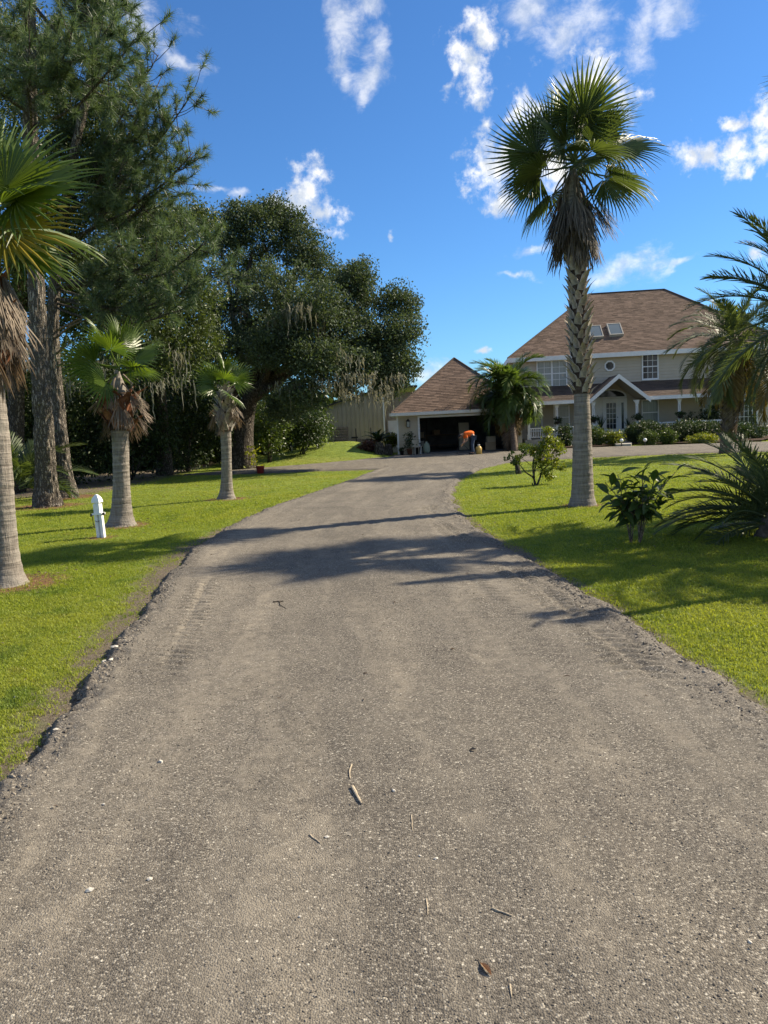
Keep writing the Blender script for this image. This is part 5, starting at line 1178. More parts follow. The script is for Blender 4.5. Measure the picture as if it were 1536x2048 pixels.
def woodland():
    R = np.random.default_rng(9); Vs, Fs, Ts, n = [], [], [], 0
    for k in range(150):
        x = R.uniform(-44, -5.5); y = R.uniform(37, 50) + max(0, (x + 14))*0.9; hgt = R.uniform(3.0, 9.0) if x < -9 else R.uniform(2.0, 4.2)
        P, tn, _ = lobe(R, (x, y, hgt*0.5), (2.2, 2.2, hgt*0.55), 26, 26, 0.5, 0.4); V, F, T = leaves(P, 0.42, R, 0.55, tn, .1); Vs.append(V); Fs.append(F+n); Ts.append(T); n += len(V)
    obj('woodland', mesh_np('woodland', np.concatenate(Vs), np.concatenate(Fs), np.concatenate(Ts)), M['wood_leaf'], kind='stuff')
    Vs, Fs, Ts, n = [], [], [], 0
    for k in range(230):
        x = R.uniform(-170, 190); y = R.uniform(115, 150); hgt = R.uniform(5, 9)
        P, tn, _ = lobe(R, (x, y, hgt*0.45), (4, 4, hgt*0.55), 16, 16, 1.0, 0.5); V, F, T = leaves(P, 1.3, R, 0.6, tn, .1); Vs.append(V); Fs.append(F+n); Ts.append(T); n += len(V)
    obj('far_woodland', mesh_np('far_woodland', np.concatenate(Vs), np.concatenate(Fs), np.concatenate(Ts)), M['wood_leaf'], kind='stuff')
woodland()

# ------------------------------------------------------------------ small plants on the lawns
def leafy_plant():      # the broad leaved shrub by the drive: every leaf an object
    R = np.random.default_rng(12); b = pb['plum']; t_ = thing('broad_leaved_shrub', 'waist high shrub with drooping leaves on the right lawn near the tall palm', 'shrub', tuple(b))
    def leaf(s):
        r = np.random.default_rng(s); L, W = 0.23, 0.092; st = [0, .18, .45, .75, 1.0]; wd = [.05, .7, 1.0, .62, 0.02]; V = []
        for f, w in zip(st, wd):
            z = -0.32*L*f*f; V += [(0.05+L*f, -W/2*w, z+0.012*w), (0.05+L*f, 0, z-0.006), (0.05+L*f, W/2*w, z+0.012*w)]
        F = [q for i in range(4) for q in ((3*i, 3*i+1, 3*i+4, 3*i+3), (3*i+1, 3*i+2, 3*i+5, 3*i+4))]
        mb = MB().add(V, np.array(F), r.uniform(.2, .8)); mb.add([(0, -.004, 0), (0, .004, 0), (.06, .004, 0), (.06, -.004, 0)], np.array([(0, 1, 2, 3)]), .9)
        me = mb.mesh('leaf'); me.materials.append(M['plumeria_leaf']); return me
    lm = [leaf(s) for s in range(5)]
    tips = [(1215,985),(1235,950),(1262,965),(1290,960),(1310,955),(1335,960),(1300,990),(1250,1000),(1225,1015),(1275,1010),(1325,1000),(1255,1030),(1240,975),(1285,940),(1270,1045),(1350,945),(1210,965)]
    for j, (x, y) in enumerate(tips):
        e = at(x, y, b[1] + R.uniform(-.28, .28)) - b; f = np.array([(-.05, .04, .085)[j % 3], (.0, -.05, .05)[j % 3], 0]); mid = f*1.3 + np.array([e[0]*.2, e[1]*.2, 0.36])
        Q = resample([f - [0, 0, .03], mid, e], 12); V, F = tube(Q, np.linspace(.0075, .005, 12), 6); MB().add(V, F).ob('stem', M['twig'], t_, smooth=True)
        nl = 12 if j < 14 else 9
        for i in range(nl):
            u = 1 - 0.034*i; q = Q[int(u*11)]; a = i*2.4 + R.normal(0, .2); place('leaf', lm[(i+j) % 5], t_, q, a, rad(R.uniform(-28, 35) if i > 2 else R.uniform(15, 60)), R.normal(0, .35), R.uniform(.65, 1.15))
leafy_plant()
def citrus():
    R = np.random.default_rng(13); b = pb['citrus']; Y = float(b[1]); t_ = thing('citrus_shrub', 'yellow green citrus shrub on bent bare stems, left of the tall palm', 'shrub', tuple(b))
    Vs, Fs, Ts, n, subs = [], [], [], 0, []
    for x, y, rp, k in ((1095,862,11,16),(1100,880,12,16),(1115,888,15,22),(1085,895,18,26),(1068,900,14,18),(1095,912,20,30),(1075,922,15,18),(1092,940,16,16),(1110,925,12,12),(1125,935,9,8),(1040,915,6,5),(1120,900,10,12),(1100,955,8,6)):
        r = rp*Y/FPX; c = at(x, y, Y + R.uniform(-.25, .25)) - b; subs.append(c); P, tn, _ = lobe(R, c, (r, r, r), k, 13, .04, .5); V, F, T = leaves(P, .075, R, .5, tn, .1); Vs.append(V); Fs.append(F+n); Ts.append(T); n += len(V)
    obj('foliage', mesh_np('foliage', np.concatenate(Vs), np.concatenate(Fs), np.concatenate(Ts)), M['citrus_leaf'], t_)
    w = lambda x, y: at(x, y, Y) - b
    for pts in ([w(1072,972), w(1066,955), w(1052,945), w(1040,930)], [w(1070,972), w(1068,950), w(1072,930), w(1085,900)], [w(1074,972), w(1080,955), w(1086,940), w(1100,925), w(1112,890)], [w(1068,955), w(1066,935), w(1070,910), w(1095,865)], [w(1066, 972), w(1064,965)]):
        V, F = tube(resample(pts, 14), np.linspace(.028, .010, 14), 7); MB().add(V, F).ob('stem', M['oak_bark'], t_, smooth=True)
    for i in range(12):
        c = subs[R.integers(len(subs))]; s = subs[R.integers(len(subs))]; V, F = tube(limb_path(s, c, R, 0, .15, 6), np.linspace(.008, .004, 6), 4); MB().add(V, F).ob('twig', M['oak_bark'], t_)
citrus()
def sprig():
    R = np.random.default_rng(14); b = pb['sprig']; Y = float(b[1]); t_ = thing('young_shrub', 'small cut back shrub with a thick stump, left of the citrus shrub', 'shrub', tuple(b)); w = lambda x, y: at(x, y, Y) - b
    V, F = tube([w(1038,951), w(1036,940), w(1034,930)], [.10, .085, .07], 9); MB().add(V, F).ob('trunk', M['oak_bark'], t_, smooth=True)
    Vs, Fs, Ts, n = [], [], [], 0
    for x, y, k in ((1022,910,8),(1030,918,12),(1028,925,10),(1050,905,8),(1046,900,6),(1054,898,6),(1015,918,5),(1034,928,12)):
        V, F = tube(limb_path(w(1034, 931), w(x, y), R, .1, .1, 6), np.linspace(.02, .006, 6), 5); MB().add(V, F).ob('stem', M['oak_bark'], t_)
        P, tn, _ = lobe(R, w(x, y), (.12, .12, .10), k, 6, .03); V, F, T = leaves(P, .09, R, .5, tn, .1); Vs.append(V); Fs.append(F+n); Ts.append(T); n += len(V)
    obj('foliage', mesh_np('foliage', np.concatenate(Vs), np.concatenate(Fs), np.concatenate(Ts)), M['shrub_leaf'], t_)
sprig()
# planting before the house
k = 0
for lab, (x, yt, yb, w, Y), n, leaf, size in [
    ('green shrub between the tall palm trunk and the front steps', (1194,853,893,42,41.5), 110, 'shrub_leaf', .10),
    ('sunlit yellow green shrub left of the front steps', (1228,860,892,34,41.2), 90, 'citrus_leaf', .10),
    ('dark hedge along the porch railing, right of the steps', (1290,843,888,80,42.0), 520, 'hedge_leaf', .09),
    ('dark hedge along the porch railing, behind the date palm trunk', (1385,840,882,126,41.5), 640, 'hedge_leaf', .09),
    ('clipped round shrub just right of the front steps', (1299,861,893,36,39.9), 130, 'shrub_leaf', .07),
    ('loose bright green shrub under the porch railing', (1338,858,892,32,39.6), 90, 'shrub_leaf', .09),
    ('tuft of pale green plants at the edge of the bed before the hedge', (1405,868,888,60,38.9), 110, 'citrus_leaf', .09),
    ('dark shrub left of the porch behind the tall palm', (1128,850,896,40,41.8), 90, 'hedge_leaf', .11),
    ('low green plants by the drive loop behind the citrus shrub', (1052,890,903,40,40.2), 60, 'shrub_leaf', .10),
    ('dark shrub on the porch right of the railing', (1425,805,870,50,44.5), 120, 'hedge_leaf', .12),
    ('dark shrub in front of the large gridded window', (1492,845,882,90,41), 130, 'hedge_leaf', .12)]:
    c, r = bpx(x, yt, yb, w, Y); c[2] = max(c[2], 0.1); bush(lab, c, r, n, size, leaf, 500 + k, sr=0.09, nl=26, cat='shrub'); k += 1
bed = MB(); xs = np.linspace(1125, 1530, 60); P = [gp(x, np.interp(x, [1125, 1200, 1260, 1350, 1530], [899, 896, 891, 890, 884])) for x in xs]; Q = [np.array(hl(1.6 + 13*i/59, -2.4)) for i in range(60)]
V = [p*[1, 1, 0] + [0, 0.3, .09] for p in P] + [q*[1, 1, 0] + [0, 0, .12] for q in Q]; bed.add(V, np.array([(i, i+1, 61+i, 60+i) for i in range(59)])); bed.ob('planting_bed', M['mulch'], kind='structure')
V = [gp(1233, 894), gp(1262, 893), np.array(hl(6.2, -3.2)), np.array(hl(4.9, -3.2))]; V = [np.array([v[0], v[1], z]) for v in V for z in (.0, .14)]
MB().add(V, np.array([(1, 3, 5, 7), (0, 2, 3, 1), (2, 4, 5, 3), (4, 6, 7, 5), (6, 0, 1, 7)])).ob('walkway', M['concrete'], kind='structure')

# ------------------------------------------------------------------ small things
def lathe(prof, n=16):
    P = np.array([(0, 0, z) for r, z in prof], float); r = np.array([max(q[0], .0005) for q in prof])
    th = np.linspace(0, 2*np.pi, n, endpoint=False); V = np.stack([r[:, None]*np.cos(th), r[:, None]*np.sin(th), np.repeat(P[:, 2:], n, 1)], -1).reshape(-1, 3); k = len(prof)
    i = np.arange(k-1)[:, None]*n; j = np.arange(n)[None]; j2 = (j+1) % n
    return V, [np.stack([i+j, i+j2, i+n+j2, i+n+j], -1).reshape(-1, 4), np.array([list(range(n))[::-1]]), np.array([list(range((k-1)*n, k*n))])]
def lamp_post():  # short white vinyl post with taps; it holds no lamp
    b = pb['post']; t_ = thing('vinyl_post', 'short white picket post with a pointed cap and hose bib, on the left lawn', 'post', tuple(b), rad(-14)); t_.rotation_euler = (rad(1), rad(-1.5), rad(-14))
    m = MB()
    for x in (-0.045, 0.045): m.box((x-.026, -.03, -.1), (x+.026, .03, .399))
    m.box((-.019, .012, -.1), (.019, .026, .399)); m.ob('slat_body', M['post_white'], t_)
    MB().box((-.092, -.06, .40), (.092, .06, .432)).ob('collar', M['post_white'], t_)
    MB().box((-.058, -.048, .433), (.058, .048, .585)).ob('upper_block', M['post_white'], t_)
    V = []
    for z, r in ((.586, .040), (.606, .040), (.610, .074), (.64, .072), (.675, .064), (.71, .045), (.74, .022), (.752, .004)): V += [(-r, -r*.85, z), (r, -r*.85, z), (r, r*.85, z), (-r, r*.85, z)]
    F = [(4*i+j, 4*i+(j+1) % 4, 4*i+4+(j+1) % 4, 4*i+4+j) for i in range(7) for j in range(4)] + [(28, 29, 30, 31), (3, 2, 1, 0)]; MB().add(V, np.array(F)).ob('cap', M['post_white'], t_)
    tp = MB(); tp.tube([(-.076, -.02, .41), (-.125, -.03, .40)], .016, 8); tp.tube([(-.125, -.03, .425), (-.125, -.03, .375)], .018, 8); tp.tube([(-.11, -.03, .37), (-.10, -.035, .23)], .007, 6); tp.ob('tap', M['dark'], t_, label='black tap on the left of the post')
    tp = MB(); tp.tube([(.076, -.02, .415), (.12, -.03, .41)], .016, 8); tp.tube([(.12, -.03, .435), (.12, -.03, .39)], .018, 8); tp.ob('tap', M['dark'], t_)
    r = MB(); a = np.linspace(math.pi, 2*math.pi, 9); r.tube([(-.015 + .035*math.cos(q), -.04, .30 + .02*math.sin(q)) for q in a], .005, 5); r.ob('hook', M['dark'], t_)
lamp_post()
def bucket():
    b = gp(521, 947); t_ = thing('bucket', 'red bucket standing on the grass under the mossy oak', 'bucket', tuple(b))
    V, F = lathe([(.13, 0), (.17, .27), (.185, .28), (.185, .30), (.165, .30), (.125, .03)], 18); MB().add(V, F).ob('pail', M['red'], t_, smooth=True)
    a = np.linspace(0, math.pi, 12); MB().tube([(.18*math.cos(q), .03, .29 + .09*math.sin(q)) for q in a], .006, 5).ob('handle', M['dark'], t_)
    p = gp(518, 944); q = at(495, 897, float(p[1]) + .2); t_ = thing('garden_tool', 'yellow handled long garden tool leaning beside the red bucket', 'tool', tuple(p))
    MB().tube([(0, 0, .03), tuple(q - p)], .016, 8).ob('shaft', M['yellow_jug'], t_, smooth=True)
    m = MB(); m.bar((-.16, 0, .02), (.16, 0, .03), .05, .035); 
    for i in range(9): m.box((-.15+.037*i-.004, -.01, -.04), (-.15+.037*i+.004, .01, .02))
    m.ob('tool_head', M['dark'], t_)
bucket()
def vine():
    b = gp(500, 938); R = np.random.default_rng(21); t_ = thing('vine', 'pale green vine climbing the foot of the oak trunk', 'vine', tuple(b)); pts = []
    for i in range(75):
        x = 505 + R.normal(0, 7) + (938 - 905)*0; y = R.uniform(893, 945); x += max(0, y-925)*R.uniform(-.4, 1.6); pts.append(at(x, y, OY - .75 - R.random()*.3) - b)
    pts = np.array(pts); pts = pts[pts[:, 2] > .02]; V, F, T = leaves(pts, .17, R, .8, .8, .2); obj('foliage', mesh_np('foliage', V, F, T), M['citrus_leaf'], t_)
    for i in range(3): V, F = tube(limb_path((0, 0, -.05), pts[np.argmax(pts[:, 2])] + R.normal(0, .1, 3), R, 0, .1, 8), .012, 5); MB().add(V, F).ob('stem', M['oak_bark'], t_)
vine()
def pot(label, c, h=0.4, r=0.17, plant='spiky', seed=0, ph=0.7, mat='terracotta', leaf='hedge_leaf', name='potted_plant', nleaf=None):
    R = np.random.default_rng(seed); t_ = thing(name, label, 'potted plant', tuple(c))
    V, F = lathe([(r*.7, 0), (r*.95, h*.85), (r*1.08, h*.86), (r*1.08, h), (r*.9, h), (r*.85, h*.9)], 16); MB().add(V, F).ob('pot', M[mat], t_, smooth=True)
    mb = MB()
    if plant == 'spiky':
        for i in range(26):
            a = R.uniform(0, 6.28); l = ph*R.uniform(.6, 1.1); o = R.uniform(.12, .6); d = np.array([math.cos(a), math.sin(a), 0]); s = np.array([-d[1], d[0], 0])*.022
            P = [np.array([0, 0, h*.9]) + d*o*l*f + np.array([0, 0, l*(f - .35*o*f*f)]) for f in (0, .35, .7, 1)]
            mb.add([P[0]-s, P[0]+s, P[1]+s*1.2, P[1]-s*1.2, P[2]+s*.8, P[2]-s*.8, P[3]], [np.array([(0, 1, 2, 3), (3, 2, 4, 5)]), np.array([(5, 4, 6)])], R.random())
    else:
        P, tn, _ = lobe(R, (0, 0, h + ph*.45), (r*1.7, r*1.7, ph*.55), nleaf or 30, 14, .06); V, F, T = leaves(P, .085, R, .5, tn, .1); mb.add(V, F, T)
        mb.tube([(0, 0, h*.8), (0.02, 0, h + ph*.5)], .015, 6)
    mb.ob('foliage', M[leaf], t_); return t_
zP = 0.46
pot('spiky potted plant left of the front door', hl(4.72, -1.7, zP), .45, .17, 'spiky', 1, .95)
pot('spiky potted plant right of the front door beside the porch post', hl(6.25, -1.9, zP), .35, .16, 'spiky', 2, .8)
pot('leafy potted plant on the porch floor by the right window', hl(9.9, -1.2, zP), .4, .2, 'leafy', 3, .8)
for i, (x, w) in enumerate(((2.14, 'left of the tall palm trunk'), (4.18, 'at the left side of the entry gable'), (6.60, 'at the right side of the entry gable'), (8.92, 'in the middle of the railing'))):
    R = np.random.default_rng(60+i); t_ = thing('hanging_basket', 'hanging basket plant on the porch post ' + w, 'hanging basket', hl(x, -2.64, 1.42), 0, 'hanging baskets on the porch posts')
    V, F = lathe([(.05, -.14), (.13, -.08), (.17, .02), (.15, .02)], 12); MB().add(V, F).ob('basket', M['dark'], t_)
    P, tn, _ = lobe(R, (0, 0, .06), (.30, .22, .20), 22, 14, .05); V, F, T = leaves(P, .10, R, .5, tn, .5); obj('foliage', mesh_np('foliage', V, F, T), M['hedge_leaf'], t_)
    MB().tube([(0, .02, .04), (0, .12, .62), (0, .16, .66)], .008, 5).ob('hanger', M['dark'], t_)
for (x, y, Y, l) in ((1243, 881, 39.8, 'white garden globe in front of the steps, by the yellow green shrub'), (1290, 880, 39.2, 'white garden globe in front of the clipped round shrub')):
    c = at(x, y, Y); t_ = thing('garden_globe', l, 'garden ornament', (c[0], c[1], 0.0), 0, 'white globes in the bed')
    a = np.linspace(0, math.pi, 12); V, F = lathe([(.095*math.sin(q), c[2] - .095*math.cos(q)) for q in a], 16); MB().add(V, F).ob('globe', M['post_white'], t_, smooth=True)
    MB().tube([(0, 0, -.05), (0, 0, c[2]-.1)], .025, 8).ob('stake', M['dark'], t_)
# by the garage
def lantern():
    t_ = thing('wall_lantern', 'dark lantern on the garage wall, left of the open door', 'lantern', gl(0.58, -0.02, 1.52), rad(-3))
    MB().box((-.05, -.03, .10), (.05, -.0, .42)).ob('back_plate', M['dark'], t_)
    m = MB(); m.box((-.09, -.25, -.02), (.09, -.07, .01))
    for x in (-.08, .08):
        for y in (-.24, -.08): m.tube([(x, y, .01), (x*1.2, y+(y+.16)*.2, .30)], .008, 5)
    m.add([(-.13, -.29, .30), (.13, -.29, .30), (.13, -.03, .30), (-.13, -.03, .30), (0, -.16, .46)], [np.array([(0, 1, 4), (1, 2, 4), (2, 3, 4), (3, 0, 4)]), np.array([(3, 2, 1, 0)])]); m.ob('cage', M['dark'], t_)
    MB().box((-.07, -.23, .011), (.07, -.09, .295)).ob('pane', M['glass_cur'], t_)
lantern()
pot('tall potted bush standing at the garage wall left of the door', gl(.62, -.62, .05), .32, .18, 'leafy', 8, 1.05, 'terracotta', 'hedge_leaf', nleaf=46)
pot('low potted plant in the garage corner by the white trim', gl(1.02, -.45, .05), .42, .18, 'leafy', 9, .35, 'dark', 'hedge_leaf', nleaf=16)
pot('small dark pot with a sprig at the left corner of the garage', gl(.18, -.5, .05), .22, .12, 'leafy', 10, .22, 'dark', 'hedge_leaf', nleaf=10)
def chair():
    t_ = thing('garden_chair', 'pale plastic chair turned to the wall beside the garage plants', 'chair', gl(1.0, -.85, .05), rad(20))
    MB().box((-.2, -.2, .38), (.2, .2, .41)).ob('seat', M['cabinet'], t_); MB().box((-.2, .18, .412), (.2, .21, .78)).ob('backrest', M['cabinet'], t_)
    for x in (-.18, .18):
        for y in (-.18, .18): MB().box((x-.018, y-.018, 0), (x+.018, y+.018, .379)).ob('leg', M['cabinet'], t_)
chair()
def sack():
    R = np.random.default_rng(5); t_ = thing('sack', 'pale green full sack standing just inside the garage door', 'sack', gl(1.52, .32, .062)); n = 16; prof = [(.12, 0), (.18, .08), (.20, .25), (.17, .42), (.11, .52), (.05, .58), (.08, .63)]
    V, F = lathe(prof, n); V = V*np.array([1, .75, 1])*(1 + R.normal(0, .035, (len(V), 1))); MB().add(V, F).ob('bag', m_plain('pale_green_sack', (.30, .36, .27), .7, .2), t_, smooth=True)
    MB().tube([(.055*math.cos(q), .041*math.sin(q), .58) for q in np.linspace(0, 6.283, 12)], .012, 5).ob('tie', M['white'], t_)
sack()
def garage_stuff():
    t_ = thing('cabinet', 'tall tan cabinet standing inside the garage behind the worker', 'cabinet', gl(3.72, 2.6, .062), rad(-3))
    MB().box((-.29, 0, 0), (.29, .5, 1.55)).ob('body', M['cabinet'], t_)
    for a, b, z0, z1 in ((-.285, .285, .03, 1.05), (-.285, .285, 1.07, 1.53)): MB().box((a, -.025, z0), (b, -.001, z1)).ob('door', M['cabinet'], t_)
    MB().box((-.25, -.05, .85), (-.23, -.026, 1.03)).ob('handle', M['dark'], t_)
    t_ = thing('workbench', 'dark workbench along the back of the garage', 'workbench', gl(2.6, 6.6, .062), rad(-3)); MB().box((-1.1, -.3, .82), (1.1, .3, .88)).ob('top', M['wood'], t_)
    for x in (-1.0, 1.0):
        for y in (-.24, .24): MB().box((x-.04, y-.04, 0), (x+.04, y+.04, .819)).ob('leg', M['wood'], t_)
    MB().box((-.95, -.2, .2), (.95, .2, .24)).ob('shelf', M['wood'], t_)
    t_ = thing('shelving', 'tall shelving rack of dim clutter at the back left of the garage', 'shelving', gl(1.0, 6.2, .062), rad(-3))
    for x in (-.6, .6):
        for y in (-.2, .2): MB().box((x-.02, y-.02, 0), (x+.02, y+.02, 1.8)).ob('upright', M['dark'], t_)
    for z in (.15, .7, 1.25, 1.8): MB().box((-.62, -.22, z), (.62, .22, z+.03)).ob('shelf', M['wood'], t_)
    for k, (x, z, w, h, mt) in enumerate(((-.35, .18, .3, .3, 'cardboard'), (.2, .18, .4, .35, 'white'), (-.3, .73, .45, .25, 'red'), (.3, .73, .25, .35, 'cabinet'), (0, 1.28, .5, .3, 'cardboard'), (-.42, 1.28, .2, .25, 'yellow_jug'))):
        c = gl(1.0 + x, 6.15, .062 + z + .002); b_ = thing('storage_bin', ('cardboard carton low on the garage shelving', 'white bin low on the garage shelving', 'red bin halfway up the garage shelving', 'tan bin halfway up the garage shelving', 'wide carton high on the garage shelving', 'yellow can high on the garage shelving')[k], 'bin', c)
        MB().box((-w/2, -.14, 0), (w/2, .14, h*.85)).ob('bin_body', M[mt], b_); MB().box((-w/2-.012, -.152, h*.851), (w/2+.012, .152, h)).ob('lid', M[mt], b_)
    for k, (x, y, z, w, h, mt, lb) in enumerate(((5.05, .75, .062, .55, .42, 'cardboard', 'cardboard box on the garage floor at the right, lower of two'), (5.08, .78, .482, .45, .32, 'cabinet', 'pale box on top of a cardboard box in the garage'), (2.2, 6.5, .942, .4, .3, 'cardboard', 'cardboard box on the workbench at the back of the garage'))):
        t_ = thing('box', lb, 'box', gl(x, y, z), rad(-3 + 9*k)); MB().box((-w/2, -w*.4, 0), (w/2, w*.4, h-.03)).ob('carton', M[mt], t_); m = MB(); m.box((-w/2-.003, -w*.4-.003, h-.029), (-.004, w*.4+.003, h)); m.box((.004, -w*.4-.003, h-.029), (w/2+.003, w*.4+.003, h)); m.ob('flap', M[mt], t_)
garage_stuff()
# the planted corner between garage and mound
def corner():
    c, r = bpx(738, 882, 914, 42, 42.3); bush('dark red leaved croton at the right end of the grass mound', c, r, 90, .14, 'croton_leaf', 601, aspect=.4)
    c, r = bpx(783, 868, 892, 24, 43.5); bush('sunlit yellow green shrub beside the garage corner', c, r, 60, .12, 'citrus_leaf', 602)
    b = gp(758, 908); b[1] = 43.2; b[0] = at(758, 908, 43.2)[0]; b[2] = float(gz(b[0], b[1]))
    t_ = thing('sago_palm', 'dark spiky cycad behind the upright stone slabs by the garage', 'palm', tuple(b)); fm = cached('cyc', lambda: pinnate_mesh(5, 1.0, 30, .18, 1.1, mat='hedge_leaf', lw=.016)); R = np.random.default_rng(2)
    V, F = lathe([(.16, -.1), (.18, .3), (.12, .55)], 12); MB().add(V, F).ob('trunk', M['boot'], t_)
    for i in range(26): place('frond', fm, t_, (0, 0, .55), i*2.4, rad(75 - 65*i/26), R.normal(0, .2), R.uniform(.8, 1.1))
    for k, (x, yt, yb, w, tilt) in enumerate(((757, 884, 914, 15, .03), (768, 886, 913, 9, -.16), (777, 888, 912, 16, .02))):
        p = gp(x, yb); h = (yb-yt)*p[1]/FPX; w_ = w*p[1]/FPX/2; R = np.random.default_rng(k); m = MB(); V = []
        for z, s in ((-.1, 1), (h*.5, 1.03), (h*.85, .95), (h, .7)):
            for a in range(8): V.append((w_*s*math.cos(a*.785)*(1+R.normal(0, .06)) + tilt*z, w_*.6*s*math.sin(a*.785)*(1+R.normal(0, .06)), z))
        F = [(8*i+j, 8*i+(j+1) % 8, 8*i+8+(j+1) % 8, 8*i+8+j) for i in range(3) for j in range(8)]; m.add(V, [np.array(F), np.array([list(range(24, 32))])])
        t_ = m.ob('stump', M['oak_bark'], None); t_.location = p; t_['category'] = 'stump'; t_['group'] = 'old stumps by the garage'
        t_['label'] = ('upright grey stump beside the red croton', 'thin leaning stump between two thicker ones by the garage', 'dark broad stump nearest the garage corner')[k]
    p = gp(791, 905); t_ = thing('ornament_stone', 'pale jagged stone lying in the sun at the garage corner', 'stone', tuple(p)); R = np.random.default_rng(8)
    V = [(-.25, -.1, -.05), (.2, -.12, -.05), (.25, .12, -.05), (-.2, .14, -.05), (-.22, -.05, .55), (-.05, -.06, .50), (.0, .05, .42), (-.2, .06, .6), (.28, -.06, .16), (.28, .06, .18)]
    MB().add(V, [np.array([(0, 1, 5, 4), (2, 3, 7, 6), (3, 0, 4, 7), (4, 5, 6, 7), (1, 2, 9, 8), (5, 8, 9, 6)]), np.array([(1, 8, 5), (2, 6, 9)])]).ob('rock', M['palestone'], t_)
corner()
# things leaning on the shed
def shed_things():
    x0, zb = float(shedP[0]), 0.52
    t_ = thing('pallet', 'weathered slatted pallet leaning on the left of the metal shed', 'pallet', (x0 + .95, 53.75, float(gz(x0+.95, 53.75))), 0); t_.rotation_euler = (rad(-8), 0, 0)
    for i in range(6): MB().box((-.55, -.02, .05+.19*i), (.55, 0, .17+.19*i)).ob('slat', M['wood'], t_)
    for x in (-.5, 0, .5): MB().box((x-.03, .001, .0), (x+.03, .08, 1.15)).ob('runner', M['wood'], t_)
    t_ = thing('metal_frame', 'black open metal frame standing against the metal shed', 'frame', (x0 + 2.55, 53.7, float(gz(x0+2.55, 53.7))), 0)
    for x in (-.52, .52): MB().box((x-.03, -.03, 0), (x+.03, .03, 1.05)).ob('upright', M['dark'], t_)
    MB().box((-.489, -.02, .2), (.489, .02, .26)).ob('crossbar', M['dark'], t_)
    t_ = thing('log_pile', 'small pile of pale logs at the left corner of the shed', 'log pile', (x0 - .5, 52.9, float(gz(x0-.5, 52.9))), rad(10))
    for i, (x, z) in enumerate(((-.4, .09), (-.2, .09), (0, .09), (.2, .09), (-.3, .26), (-.1, .26), (.1, .26))): V, F = tube([(x, -.4, z), (x+.02, .4, z)], .095, 10); MB().add(V, F).ob('log', M['twig'], t_)
shed_things()

